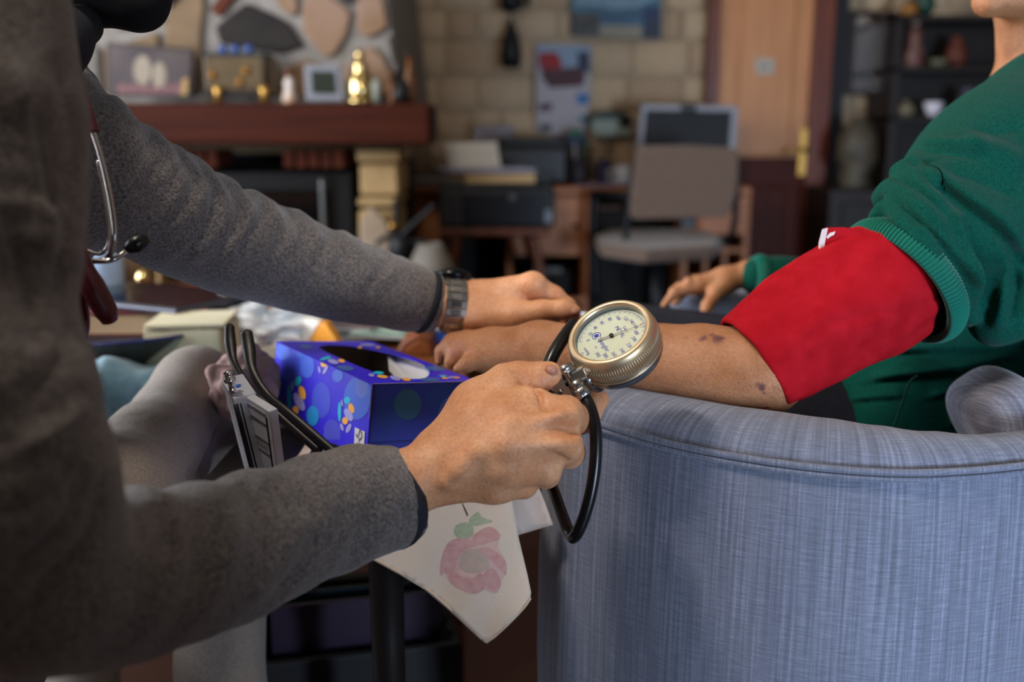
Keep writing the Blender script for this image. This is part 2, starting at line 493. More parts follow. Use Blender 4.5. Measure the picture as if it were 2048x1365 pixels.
def qbox(g, u0, v0, u1, v1, y, dep):
    a = Q(u0, v0, y); b = Q(u1, v1, y)
    return g.mm((a.x, y, b.z), (b.x, y + dep, a.z))
def qpoly(g, pts, y, dep):
    return g.prism([Q(u, v, y) for u, v in pts][::-1], (0, dep, 0))
pl_ = thing('added_pendant', (-.42, .45, 1.74), 'added unseen pendant fixture for the key light above the leaning person', 'lamp')  # made-up fixture around the added key light
G().lathe([(.20, 0), (.12, .20), (.118, .20), (.198, 0)], (-.42, .45, 1.78), n=36).obj('shade', M('shade_cloth', '#c9bda4', .9, trans=.3), pl_, smooth=True)
G().tube([(-.42, .45, 1.98), (-.42, .45, ZC)], .004).obj('cord', M('cord_white', '#b8b4ac', .6), pl_)
G().lathe([(.05, ZC - .02), (.05, ZC)], (-.42, .45, 0), n=24).obj('ceiling_rose', m_ceil, pl_, smooth=True)
# ------------------------------------------------------------------ chimney breast with crazy-paved flagstones
m_white_mortar = M('white_mortar', '#8f8983', 0.95, c2='#827b74', scale=25, bump=.4, bscale=70)
YC = 3.26
tl = [Q(-400, -420, YC), Q(735, -420, YC), Q(772, -30, YC), Q(800, 200, YC), Q(800, 285, YC), Q(-400, 285, YC)]
for p in tl: p.y = YC
wc = tag(G().prism(tl[::-1], (0, YB - YC - .002, 0)).obj('wall_chimney', m_white_mortar), 'tapering chimney breast faced with irregular flagstones', kind='structure')
m_fl = {'d': M('dark_flagstone', '#241f1e', 0.9, c2='#2d2826', scale=9, bump=.4, bscale=40),
        'r': M('red_flagstone', '#542619', 0.85, c2='#602f20', scale=9, bump=.4, bscale=40),
        'p': M('peach_flagstone', '#86694f', 0.85, c2='#927663', scale=9, bump=.4, bscale=40),
        'g': M('grey_flagstone', '#736e68', 0.85, c2='#85807a', scale=9, bump=.4, bscale=40),
        't': M('tan_flagstone', '#6f5c48', 0.85, c2='#80694f', scale=9, bump=.4, bscale=40)}
flag = [('d', [(430, 52), (490, 5), (545, 28), (575, 45), (607, 92), (590, 98), (560, 107), (500, 98), (438, 85)]),
        ('r', [(418, 18), (440, -12), (478, -14), (450, 22), (437, 35)]),
        ('p', [(608, -5), (650, -14), (690, 12), (702, 30), (692, 72), (668, 110), (650, 116), (632, 95), (605, 60), (604, 20)]),
        ('p', [(715, -4), (764, -10), (776, 50), (762, 64), (735, 76), (713, 62)]),
        ('p', [(705, 118), (725, 96), (745, 94), (764, 110), (783, 150), (788, 196), (698, 196), (686, 140)]),
        ('g', [(764, 78), (779, 68), (790, 128), (776, 116)]),
        ('p', [(562, 196), (562, 142), (608, 118), (640, 126), (672, 196)]),
        ('p', [(548, -14), (592, -16), (596, 24), (580, 33), (558, 14)]),
        ('t', [(335, -14), (404, -16), (408, 12), (402, 60), (400, 190), (340, 192), (328, 90)]),
        ('d', [(662, -20), (708, -22), (704, 10), (688, 4)]),
        ('t', [(205, 100), (315, 64), (324, 190), (212, 192)]),
        ('t', [(480, 118), (552, 114), (556, 194), (412, 192), (410, 104)]),
        ('g', [(130, 60), (195, 95), (200, 190), (120, 190)]),
        ('t', [(500, -60), (560, -110), (640, -60), (600, -26), (540, -24)]),
        ('p', [(655, -60), (700, -120), (750, -90), (758, -25), (715, -28)]),
        ('r', [(380, -60), (430, -130), (500, -110), (485, -40), (410, -24)]),
        ('g', [(220, -40), (320, -90), (370, -60), (395, -24), (330, 40), (230, 60)]),
        ('p', [(60, -60), (200, -80), (212, 40), (120, 50)]),
        ('t', [(-60, 60), (100, 70), (108, 190), (-60, 190)])]
for k_, pl in flag:
    c = Vector((sum(p[0] for p in pl) / len(pl), sum(p[1] for p in pl) / len(pl)))
    g = G(); g.prism([Q(u, v, YC - .022) for u, v in pl][::-1], (0, .03, 0))
    g.obj('flagstone', m_fl[k_], wc, bevel=.010)
# mantel beam
m_mantel = M('red_brown_beam', '#34130b', 0.6, c2='#441d10', scale=5, stretch=(.5, 3, 9), spec=.12, bump=.15, bscale=40, bstretch=(.3, 2, 6))
YM = 3.0
a = Q(860, 206, YM); b = Q(20, 289, YM)
o = G().mm((b.x, YM, b.z), (a.x, YC + .02, a.z)).obj('mantel_beam', m_mantel, bevel=.012)
tag(o, 'thick reddish wooden mantel beam under the flagstone chimney breast', 'mantel')
ZM = a.z
# fireplace below
m_soot = M('sooty_black', '#0d0d0f', 0.7)
m_iron = M('cast_iron', '#121316', 0.45, metal=.3)
m_sand = M('sandstone', '#a3865c', 0.9, c2='#b3976c', scale=12, bump=.4, bscale=50)
m_brick = M('red_brick', '#55281c', 0.9, c2='#68341f', scale=20, bump=.4, bscale=60)
fp = thing('fireplace', Vector((Q(560, 300, 3.2).x, 3.2, 0)), 'dark fireplace with sandstone pillar and brick lintel under the mantel', 'fireplace')
xl, xr = Q(100, 300, 3.2).x, Q(800, 300, 3.2).x
G().mm((xl, 3.55, 0), (xr, 3.6, ZM - .16)).obj('back_panel', m_soot, fp)
G().mm((xl, 3.2, 0), (Q(300, 300, 3.2).x, 3.55, ZM - .16)).obj('side_pier', m_sand, fp)
for u0, v0, u1, v1 in ((712, 300, 802, 325), (718, 329, 798, 392), (714, 396, 796, 414)):
    qbox(G(), u0, v0, u1, v1, 3.14, .3).obj('pillar_block', m_sand, fp, bevel=.012)
zt = Q(700, 418, 3.14).z
x0, x1 = Q(716, 418, 3.14).x, Q(792, 418, 3.14).x
for i in range(4):
    h0 = zt * i / 4
    G().mm((x0, 3.14, h0 + .006), (x1, 3.44, h0 + zt / 4 - .004)).obj('pillar_block', m_sand, fp, bevel=.012)
for i in range(5):
    qbox(G(), 566 + i * 25, 299, 588 + i * 25, 336, 3.2, .2).obj('brick', m_brick, fp, bevel=.006)
for i in range(3):
    qbox(G(), 360 + i * 26, 299, 383 + i * 26, 336, 3.2, .2).obj('brick', m_brick, fp, bevel=.006)
st = thing('stove_insert', Vector((Q(600, 340, 3.25).x, 3.3, 0)), 'black iron stove insert inside the fireplace beside the sandstone pillar', 'stove')
a = Q(330, 342, 3.28); b = Q(704, 342, 3.28)
G().mm((a.x, 3.28, .05), (b.x, 3.54, a.z)).obj('body', m_iron, st, bevel=.01)
G().mm((a.x + .04, 3.265, .12), (b.x - .08, 3.282, a.z - .06)).obj('glass_door', M('smoked_glass', '#0a0b0d', 0.12, spec=.6), st, bevel=.004)
q = Q(645, 400, 3.25); G().tube([(q.x, 3.25, q.z - .12), (q.x, 3.25, q.z + .08)], .008).obj('handle', M('dull_steel', '#777a7c', .35, metal=.9), st, smooth=True)
# ------------------------------------------------------------------ things on the mantel
def base(u, y, z=None): return Vector((Q(u, 200, y).x, y, ZM if z is None else z))
m_dkwood = M('dark_frame_wood', '#2a1c18', .5)
m_brass = M('aged_brass', '#b98e4a', .3, metal=.9)
YS = 3.12
bb = base(300, YS)
pf = thing('picture_frame', bb, 'framed faded wedding photograph leaning on the mantel beam', 'picture')
def quad_on(g, pts, y, off): g.prism([Q(u, v, y - off) for u, v in pts][::-1], (0, off * .8, 0))
fr = [(212, 84), (388, 98), (384, 194), (214, 190)]
g = G(); g.prism([Q(u, v, YS) for u, v in fr][::-1], (0, .02, 0)); g.obj('frame', m_dkwood, pf, bevel=.003)
g = G(); quad_on(g, [(219, 90), (382, 103), (378, 189), (220, 186)], YS, .002); g.obj('print', M('faded_photo', '#33272b', .5, c2='#4c3f3d', scale=9), pf)
g = G()
for (u, v, ru, rv) in ((285, 140, 18, 30), (318, 150, 14, 26)): 
    quad_on(g, [(u + ru * math.cos(t), v + rv * math.sin(t)) for t in np.linspace(0, 6.283, 14)[:-1]], YS, .004)
g.obj('print_couple', M('photo_white', '#8d8070', .5), pf)
g = G()
for u in range(245, 372, 22): quad_on(g, [(u + 12 * math.cos(t), 178 + 12 * math.sin(t)) for t in np.linspace(0, 6.283, 12)[:-1]], YS, .003)
g.obj('print_flowers', M('photo_pink', '#6a4548', .5), pf)
g = G(); quad_on(g, [(364, 158), (376, 156), (374, 190), (362, 190)], YS, .005); g.obj('print_post', M('photo_gold', '#a07f4c', .5), pf)

gc = thing('glass_casket', base(468, YS), 'small glass and brass casket with blue knobs on the mantel', 'box')
qbox(G(), 406, 112, 528, 180, YS, .09).obj('glass_body', M('amber_glass', '#4f4233', .2, c2='#6a5a42', scale=8, spec=.6), gc, bevel=.005)
qbox(G(), 402, 105, 532, 113, YS - .005, .1).obj('lid', M('dark_lid', '#2d2e31', .4), gc, bevel=.003)
qbox(G(), 404, 180, 530, 190, YS - .003, .1).obj('plinth', m_dkwood, gc, bevel=.003)
for u in (446, 471, 498):
    q = Q(u, 100, YS + .04); G().lathe([(0, -.014), (.011, -.012), (.016, 0), (.012, .013), (0, .017)], q, n=14).obj('knob', M('blue_glass_knob', '#2a4a86', .15, spec=.6), gc, smooth=True)
for u, v in ((436, 190), (528, 184)):
    q = Q(u, v, YS - .01); G().lathe([(.004, -.022), (.016, -.012), (.012, .012), (.018, .028), (0, .036)], (q.x, q.y, ZM + .02), n=14).obj('foot', m_brass, gc, smooth=True)
for u, v in ((425, 150), (492, 142), (480, 165)):
    q = Q(u, v, YS - .002); G().lathe([(0, -.004), (.014, 0), (0, .004)], q, (0, 1, 0), n=12).obj('ornament', M('amber_ornament', '#9a6a2c', .4), gc, smooth=True)

fg = thing('porcelain_figurine', base(580, YS), 'tiny porcelain figurine with white dress beside the weather clock', 'figurine')
q = base(580, YS)
G().lathe([(.02, 0), (.024, .006), (.02, .03), (.014, .045), (.018, .06), (.012, .075), (.006, .082)], q, n=16).obj('dress', M('white_porcelain', '#c9bfb8', .3, c2='#b98a66', scale=22), fg, smooth=True)
G().lathe([(0, .078), (.011, .086), (.013, .096), (.008, .106), (0, .109)], q, n=14).obj('head', M('figurine_hair', '#5c3426', .5), fg, smooth=True)

ck = thing('weather_clock', base(648, YS - .03), 'silver digital weather clock with blank dark green display', 'clock')
fr = [(607, 128), (679, 131), (688, 203), (612, 203)]
G().prism([Q(u, v, YS - .03) for u, v in fr][::-1], (0, .025, 0)).obj('case', M('silver_plastic', '#7c7e86', .45), ck, bevel=.006)
g = G(); g.prism([Q(u, v, YS - .033) for u, v in [(622, 142), (668, 143), (673, 188), (625, 187)]][::-1], (0, .004, 0)); g.obj('display', M('lcd_green', '#2b3128', .25), ck)

lt = thing('brass_lantern', base(722, YS - .01), 'polished brass lantern on the right part of the mantel', 'lantern')
q = base(722, YS - .01)
m_pbrass = M('polished_brass', '#d8bf86', .16, metal=1.0)
G().lathe([(.045, 0), (.048, .01), (.04, .016)], q, n=24).obj('base', m_pbrass, lt, smooth=True)
G().lathe([(.037, .016), (.04, .03), (.04, .07), (.033, .082)], q, n=24).obj('chamber', m_pbrass, lt, smooth=True)
G().lathe([(.035, .082), (.02, .098), (.024, .105), (.02, .125), (.012, .13)], q, n=24).obj('chimney', m_pbrass, lt, smooth=True)
G().lathe([(.012, .13), (.016, .14), (.014, .156), (0, .162)], q, n=18).obj('finial', m_pbrass, lt, smooth=True)
q2 = Q(752, 180, YS - .02); G().lathe([(.012, -.03), (.013, .03), (.007, .042), (0, .044)], (q2.x, q2.y, ZM + .03), n=14).obj('glass_tube', M('pale_glass', '#9aa39c', .1), lt, smooth=True)

df = thing('carved_figure', base(800, YS), 'dark carved figure at the right end of the mantel', 'figurine')
q = base(800, YS)
G().lathe([(.022, 0), (.03, .02), (.026, .055), (.014, .08), (.012, .09)], q, n=16).obj('body', M('ebony', '#18191c', .4), df, smooth=True)
G().lathe([(0, .086), (.012, .092), (.014, .104), (0, .116)], q, n=14).obj('head', M('ebony', '#18191c', .4), df, smooth=True)
ab = thing('amber_bottle', base(820, YS + .05), 'slim amber bottle behind the dark carved figure', 'bottle')
q = base(820, YS + .05)
G().lathe([(.015, 0), (.018, .02), (.018, .08), (.008, .11), (.007, .14), (0, .14)], q, n=16).obj('body', M('amber_bottle_glass', '#7a4a1c', .2), ab, smooth=True)
G().lathe([(.009, .14), (.009, .155), (0, .156)], q, n=12).obj('stopper', m_dkwood, ab, smooth=True)
br = thing('bronze_statuette', base(785, YS - .02), 'slender bronze statuette between the lantern and the carved figure', 'figurine')
q = base(785, YS - .02)
G().lathe([(.016, 0), (.012, .008), (.008, .03), (.014, .05), (.01, .075)], q, n=14).obj('body', M('bronze', '#5c3a24', .4, metal=.5), br, smooth=True)
G().lathe([(0, .072), (.009, .08), (.009, .09), (0, .098)], q, n=12).obj('head', M('bronze', '#5c3a24', .4, metal=.5), br, smooth=True)
# ------------------------------------------------------------------ things on the stone wall
YW = 4.36
wl = thing('wall_lantern', Q(1022, 135, YW - .03), 'black wrought iron lantern hanging on the stone wall', 'lamp')
m_wi = M('wrought_iron', '#0f1116', .5)
q = Q(1022, 135, YW - .05); k = (Q(1022, 35, YW - .05).z - q.z)
G().lathe([(.0, 0), (.037, 0), (.043, .25 * k), (.038, .5 * k), (.022, .75 * k), (.008, .95 * k), (.003, k)], q, n=16).obj('body', m_wi, wl, smooth=True)
q2 = Q(1022, 0, YW - .05)
G().lathe([(.01, -.05), (.04, -.035), (.045, 0), (.03, .06), (0, .08)], q2, n=16).obj('crown', m_wi, wl, smooth=True)
G().tube([Q(1030, 0, YW - .05), Q(1050, 10, YW - .05), Q(1058, -5, YW - .04), Q(1045, -14, YW)], .01).obj('bracket', m_wi, wl, smooth=True)
G().tube([Q(1022, 45, YW - .05), Q(1022, 8, YW - .05)], .003).obj('chain', m_wi, wl)

ca = thing('wall_calendar', Q(1128, 272, YW), 'wall calendar with a red vehicle picture pinned beside the iron lantern', 'calendar')
def sheet(name, pts, mat, par, y, th=.003): 
    return G().prism([Q(u, v, y) for u, v in pts][::-1], (0, th, 0)).obj(name, mat, par)
sheet('page', [(1072, 88), (1183, 90), (1181, 186), (1168, 272), (1112, 270), (1072, 262)], M('calendar_paper', '#a7a3aa', .6), ca, YW)
def ell_pts(u, v, ru, rv, n=16, a=0.0):
    return [(u + ru * math.cos(t) * math.cos(a) - rv * math.sin(t) * math.sin(a), v + ru * math.cos(t) * math.sin(a) + rv * math.sin(t) * math.cos(a)) for t in [2 * math.pi * i / n for i in range(n)]]
for nm, pts, cc in (('print_sky', [(1073, 89), (1182, 91), (1182, 140), (1073, 140)], '#7f94ab'),
                    ('print_vehicle', [(1076, 106), (1112, 104), (1124, 122), (1122, 140), (1078, 136)], '#8e2228'),
                    ('print_crowd', [(1082, 138), (1160, 134), (1172, 150), (1165, 172), (1100, 176), (1084, 156)], '#4a2a33'),
                    ('print_dark_top', [(1155, 104), (1178, 104), (1180, 146), (1156, 140)], '#2c3148'),
                    ('print_blue_square', [(1154, 188), (1178, 188), (1177, 207), (1154, 208)], '#2467a8'),
                    ('print_purple', [(1078, 208), (1104, 206), (1103, 222), (1078, 222)], '#4b3450'),
                    ('print_dark_square', [(1080, 248), (1104, 250), (1104, 262), (1080, 262)], '#2f3438'),
                    ('print_teal', [(1158, 232), (1176, 232), (1174, 244), (1158, 244)], '#2f6e78')):
    sheet(nm, pts, M(nm + '_ink', cc, .6, c2=None), ca, YW - .002 if nm != 'print_sky' else YW - .001, .002)
po = thing('seascape_poster', Q(1232, 80, YW), 'blue seascape poster at the top of the stone wall', 'poster')
sheet('paper', [(1142, -70), (1322, -70), (1322, 78), (1142, 72)], M('poster_sea', '#2a4a66', .5, c2='#3f6a80', scale=4, stretch=(1, 1, 4)), po, YW)
sheet('print_cloud', [(1150, -68), (1318, -68), (1318, -8), (1280, 14), (1230, 18), (1170, 8), (1150, 10)], M('poster_cloud', '#7f98a8', .5, c2='#5d7d92', scale=6), po, YW - .001, .001)
sheet('print_quay', [(1143, 24), (1200, 28), (1196, 72), (1143, 70)], M('poster_quay', '#23272b', .5, c2='#4a4742', scale=25), po, YW - .002, .001)
sheet('print_caption', [(1198, 50), (1284, 52), (1284, 76), (1200, 74)], M('poster_caption', '#8a8577', .6), po, YW - .003, .001)
sheet('print_figure', [(1286, 14), (1320, 12), (1320, 78), (1288, 78)], M('poster_figure', '#1f2f5c', .5, c2='#232c38', scale=12), po, YW - .003, .001)
# door
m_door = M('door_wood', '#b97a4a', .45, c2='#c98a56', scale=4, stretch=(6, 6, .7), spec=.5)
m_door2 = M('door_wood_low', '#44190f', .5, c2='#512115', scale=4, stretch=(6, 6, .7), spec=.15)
m_jamb = M('door_jamb', '#5a2616', .4, c2='#71351d', scale=4, stretch=(6, 6, .6))
YD = 4.34
xa, xb = Q(1436, 100, YD).x, Q(1622, 100, YD).x
dz = Q(1500, 352, YD).z
door = thing('door_1', (( xa + xb) / 2, YD, 0), 'orange brown wooden door beside the monitor', None, kind='structure')
G().mm((xa, YD, dz), (xb, YD + .04, 2.05)).obj('leaf', m_door, door)
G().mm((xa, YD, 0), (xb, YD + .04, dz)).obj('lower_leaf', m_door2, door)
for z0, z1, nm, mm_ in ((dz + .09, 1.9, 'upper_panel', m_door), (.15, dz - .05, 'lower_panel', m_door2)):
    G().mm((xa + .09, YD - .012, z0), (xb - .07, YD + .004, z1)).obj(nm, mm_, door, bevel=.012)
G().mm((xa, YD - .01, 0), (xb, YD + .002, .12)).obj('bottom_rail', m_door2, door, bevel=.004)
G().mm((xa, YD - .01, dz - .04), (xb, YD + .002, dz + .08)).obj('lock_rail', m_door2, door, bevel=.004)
q = Q(1607, 300, YD - .02)
hb = G().mm((q.x - .018, YD - .02, q.z - .11), (q.x + .018, YD - .012, q.z + .09)).obj('handle_plate', m_brass, door, bevel=.003)
G().tube([(q.x, YD - .02, q.z), (q.x, YD - .06, q.z), (q.x - .09, YD - .06, q.z - .005)], .009).obj('handle', m_brass, door, smooth=True)
ds = thing('door_sign', Q(1527, 146, YD - .02), 'small white notice plate on the orange brown door', 'sign')
sheet('plate', [(1510, 117), (1549, 117), (1547, 148), (1512, 148)], M('sign_white', '#b5aca0', .5), ds, YD - .02, .006)
sheet('print', [(1520, 129), (1538, 129), (1538, 136), (1520, 136)], M('sign_ink', '#8a8276', .5), ds, YD - .021, .001)
for nm, u0, u1 in (('trim_1', 1414, 1436), ('trim_2', 1622, 1664)):
    a0, a1 = Q(u0, 100, YD).x, Q(u1, 100, YD).x
    tag(G().mm((a0, YD - .03, 0), (a1, YD + .05, 2.1)).obj(nm, m_jamb, bevel=.006), 'red brown door frame post on the ' + ('desk' if nm == 'trim_1' else 'mirror') + ' side', kind='structure')
a0, a1 = Q(1664, 100, YD).x, Q(1690, 100, YD).x
tag(G().mm((a0, YD - .02, 0), (a1, YD + .05, 2.1)).obj('gap_strip', M('dark_gap', '#16161c', .6)), 'added dark strip in place of the gap between the door frame and the mirror wall', kind='structure')  # added solid strip, its dark colour stands in for an open gap
# mirror and dark dresser on the right
mi = thing('wall_mirror', Q(1733, 186, YW), 'small wood framed mirror on the stone wall right of the door', 'mirror')
g = G()
for u0, v0, u1, v1 in ((1692, 22, 1704, 190), (1770, 22, 1782, 190), (1704, 22, 1770, 32), (1704, 182, 1770, 190)): qbox(g, u0, v0, u1, v1, YW - .02, .03)
g.obj('frame', m_dkwood, mi, bevel=.004)
qbox(G(), 1703, 31, 1771, 183, YW - .008, .012).obj('glass', M('mirror_glass', '#c8ccd6', .12, metal=1.0), mi)
m_cab = M('dark_dresser_wood', '#1a1412', .5, c2='#241a16', scale=5, stretch=(1, 1, 6))
dr = thing('dark_dresser', Vector((Q(1900, 400, 4.1).x, 4.2, 0)), 'dark dresser crowded with ornaments behind the green sweater', 'dresser')
xa, xb = Q(1788, 200, 4.05).x, 2.36
zs = [Q(1800, v, 4.05).z for v in (378, 232, 132, 28)]
G().mm((xa - .25, 3.98, 0), (xb, 4.36, zs[0])).obj('cabinet', m_cab, dr, bevel=.006)
G().mm((xa, 4.33, zs[0]), (xb, 4.365, zs[3])).obj('back_panel', m_cab, dr)
for zz in zs[1:]: G().mm((xa, 4.08, zz - .022), (xb, 4.33, zz)).obj('shelf', m_cab, dr, bevel=.003)
for xx in (xa, xb - .025): G().mm((xx, 4.08, zs[0]), (xx + .025, 4.33, zs[3])).obj('side_panel', m_cab, dr)
for i in range(2): G().mm((xa - .2 + i * .4, 3.965, .15), (xa + .16 + i * .4, 3.982, zs[0] - .05)).obj('door', m_cab, dr, bevel=.006)
def orn(name, u, y, z, prof, mat, label, cat, n=16, head=None):
    x = Q(u, 200, y).x
    t_ = thing(name, (x, y, z), label, cat)
    G().lathe(prof, (x, y, z), n=n).obj('body', mat, t_, smooth=True)
    if head: G().lathe([(0, head[0]), (head[2] * .8, head[0] + head[1] * .15), (head[2], head[0] + head[1] * .5), (head[2] * .7, head[0] + head[1] * .9), (0, head[0] + head[1])], (x, y, z), n=12).obj(head[3], head[4], t_, smooth=True)
    return t_
m_pinkc = M('rosy_china', '#7c5a52', .4, c2='#4c2a26', scale=25)
orn('china_lady', 1818, 4.14, zs[2], [(.05, 0), (.052, .03), (.03, .1), (.036, .14), (.012, .16)], m_pinkc, 'rosy china lady figurine on the dresser shelf beside the mirror', 'figurine', head=(.155, .045, .022, 'head', M('pale_face', '#9a8078', .5)))
orn('white_teacup', 1868, 4.13, zs[1], [(.016, 0), (.02, .006), (.034, .03), (.038, .055), (.034, .055), (.02, .012)], M('white_china', '#d6d2dc', .3), 'small white cup shining on the dark dresser shelf', 'cup', head=(.035, .012, .03, 'drink', M('dark_tea', '#2a1a12', .3)))
orn('lidded_jar', 1935, 4.14, zs[1], [(.03, 0), (.042, .03), (.04, .07), (.025, .09)], M('blue_grey_china', '#4a4a58', .3), 'blue grey lidded jar on the dresser shelf near the shoulder', 'jar', head=(.085, .03, .026, 'lid', M('blue_grey_china', '#4a4a58', .3)))
orn('green_vase', 1830, 4.2, zs[3], [(.03, 0), (.05, .05), (.03, .12), (.02, .14), (.028, .16), (.024, .16)], M('green_glaze', '#1e4436', .3), 'dark green vase on top of the dresser', 'vase', head=(.15, .015, .02, 'rim', M('green_glaze', '#1e4436', .3)))
orn('amber_pot', 1806, 4.15, zs[2] + .19 if False else zs[3] - .0, [(.02, 0), (.034, .02), (.03, .045), (.018, .055)], M('amber_pot_glaze', '#8a5a1e', .35), 'small amber pot beside the green vase on the dresser', 'pot', head=(.05, .02, .016, 'lid', M('dark_lid', '#2d2e31', .4)))
orn('clay_jug', 1905, 4.16, zs[2], [(.03, 0), (.045, .04), (.035, .08), (.02, .1), (.026, .12), (.02, .12)], M('rust_clay', '#5a2a1c', .6), 'rust red clay jug on the middle dresser shelf', 'jug', head=(.11, .012, .018, 'rim', M('rust_clay', '#5a2a1c', .6)))
orn('olive_dish', 1870, 4.14, zs[2], [(.02, 0), (.03, .006), (.05, .03), (.046, .03), (.02, .01)], M('olive_glaze', '#5c5a44', .4), 'shallow olive dish on the middle dresser shelf', 'dish', head=(.012, .012, .03, 'sweets', M('sweets', '#6b5a4c', .5)))
orn('gilt_pot', 1812, 4.12, zs[1], [(.03, 0), (.04, .02), (.036, .04), (.02, .05)], M('gilt_glaze', '#6e6650', .4), 'low gilt pot below the china lady', 'pot', head=(.045, .02, .016, 'lid', M('gilt_glaze', '#6e6650', .4)))
orn('ceramic_vase', 1722, 4.10, zs[0], [(.06, 0), (.065, .02), (.045, .05), (.08, .12), (.075, .2), (.05, .25), (.03, .27)], M('ivory_ceramic', '#544c3e', .5, c2='#3e382f', scale=14), 'mottled ivory ceramic vase on the dresser top below the mirror', 'vase', head=(.26, .03, .035, 'rim', M('ivory_ceramic', '#8d8068', .5)))
# ================================================================== desk corner
m_desk = M('desk_pine', '#96582c', .45, c2='#a8683a', scale=5, stretch=(1, 6, 6), spec=.4)
m_dark = M('dark_nook', '#14110f', .8)
YK = 3.80
zd = Q(1000, 374, YK).z
dk = thing('writing_desk', (Q(1150, 380, YK).x, 4.05, 0), 'pine writing desk with open cubbies against the stone wall', 'desk')
x0, x1 = Q(792, 380, YK).x, Q(1502, 380, YK).x
G().mm((x0, YK - .02, zd - .028), (x1, 4.34, zd)).obj('desktop', m_desk, dk, bevel=.005)
def side(u): 
    x = Q(u, 400, YK).x; G().mm((x - .012, YK, 0), (x + .012, 4.3, zd - .028)).obj('side_panel', m_desk, dk, bevel=.003)
for u in (798, 872, 1020, 1172, 1372, 1496): side(u)
def panel(u0, v0, u1, v1, nm='front_panel'):
    return qbox(G(), u0, v0, u1, v1, YK - .004, .02).obj(nm, m_desk, dk, bevel=.004)
panel(802, 392, 868, 620)
d_ = panel(1026, 392, 1168, 512, 'drawer'); q = Q(1152, 452, YK - .01)
G().lathe([(.004, 0), (.009, .008), (.011, .016), (0, .02)], q, (0, -1, 0), n=12).obj('knob', m_wi, d_, smooth=True)
panel(1026, 596, 1168, 606, 'rail')
for u in (1412, 1450): 
    x = Q(u, 500, YK).x; G().mm((x - .008, YK, .1), (x + .008, 4.25, zd - .2)).obj('divider', m_desk, dk)
panel(1376, 392, 1492, 470, 'drawer'); panel(1376, 496, 1492, 506, 'rail'); panel(1376, 552, 1492, 640, 'drawer')
G().mm((x0 + .02, 4.28, .02), (x1 - .02, 4.3, zd - .03)).obj('back_panel', m_dark, dk)
# boxes in the cubby
cb = thing('cubby_basket', Q(1090, 592, YK + .06), 'dark storage basket inside the desk cubby', 'basket')
qbox(G(), 1048, 540, 1140, 592, YK + .05, .25).obj('body', m_dark, cb, bevel=.008)
qbox(G(), 1066, 536, 1124, 546, YK + .048, .1).obj('paper_bundle', M('bundle_paper', '#6a6a66', .7), cb, bevel=.003)
# back printer
pb = thing('desk_printer', Vector((Q(1062, 370, 4.0).x, 4.1, zd)), 'black printer on the desk in front of the calendar wall', 'printer')
m_blk = M('black_plastic', '#101217', .42, spec=.4)
a = Q(985, 300, 3.96); b = Q(1136, 372, 3.96)
zt = Q(1060, 276, 3.96).z
G().mm((a.x, 3.96, zd), (b.x, 4.24, zt - .03)).obj('body', m_blk, pb, bevel=.02)
G().mm((a.x + .02, 4.0, zt - .035), (b.x - .015, 4.22, zt)).obj('lid', m_blk, pb, bevel=.012)
G().mm((a.x + .05, 3.93, zd + .02), (b.x - .05, 3.97, zd + .05)).obj('paper_tray', m_blk, pb, bevel=.006)
pp = thing('paper_sheaf', Vector((Q(995, 260, 4.2).x, 4.24, zt)), 'sheaf of white paper standing behind the desk printer', 'paper')
G().prism([Q(u, v, 4.26) for u, v in [(948, 252), (1028, 250), (1030, 300), (952, 300)]][::-1], (0, .012, 0)).obj('sheets', M('paper_grey', '#8d8890', .7), pp)
# front printer on a stool
YP = 3.42
zp = Q(990, 456, YP).z
pf2 = thing('stool_printer', Vector((Q(990, 456, YP).x, YP + .15, zp)), 'black inkjet printer on the wooden stool in front of the desk', 'printer')
a = Q(876, 374, YP); b = Q(1110, 456, YP)
G().mm((a.x, YP, zp), (b.x, YP + .32, a.z)).obj('body', m_blk, pf2, bevel=.014)
G().mm((a.x + .01, YP + .01, a.z - .004), (b.x - .01, YP + .31, a.z + .012)).obj('scanner_lid', M('black_gloss', '#14161b', .25), pf2, bevel=.005)
qbox(G(), 925, 386, 1106, 452, YP - .006, .01).obj('front_panel', M('black_gloss', '#14161b', .25), pf2, bevel=.004)
qbox(G(), 1018, 390, 1032, 400, YP - .009, .005).obj('badge', M('badge_grey', '#4a4e55', .3), pf2)
qbox(G(), 918, 390, 922, 452, YP - .008, .006).obj('edge_strip', M('strip_grey', '#3a3d44', .3), pf2)
qbox(G(), 1090, 420, 1104, 446, YP - .009, .006).obj('sticker', M('sticker_grey', '#5a606c', .4), pf2)
zt2 = a.z + .012
bk = thing('cream_book', Vector((Q(985, 372, YP + .1).x, YP + .12, zt2)), 'thick cream paged book lying on the stool printer', 'book')
a2 = Q(932, 352, YP + .03); b2 = Q(1070, 372, YP + .03)
G().mm((a2.x, YP + .03, zt2), (b2.x, YP + .24, zt2 + .03)).obj('pages', M('old_pages', '#c9ad82', .8, c2='#b4966c', scale=3, stretch=(1, 1, 60)), bk)
G().mm((a2.x - .004, YP + .026, zt2 + .03), (b2.x + .004, YP + .245, zt2 + .034)).obj('cover', M('cover_tan', '#8d7c66', .6), bk)
lf = thing('loose_papers', Vector((Q(985, 345, YP + .1).x, YP + .12, zt2 + .034)), 'fanned bluish papers on top of the cream book', 'paper')
for i, (dx, rz_) in enumerate(((0, .05), (.01, -.06), (-.015, .12))):
    G().box((Q(975, 345, YP + .1).x + dx, YP + .14, zt2 + .037 + i * .004), (.32, .2, .003), rz_).obj('sheet', M('paper_blue', '#b4b6d0', .7), lf)
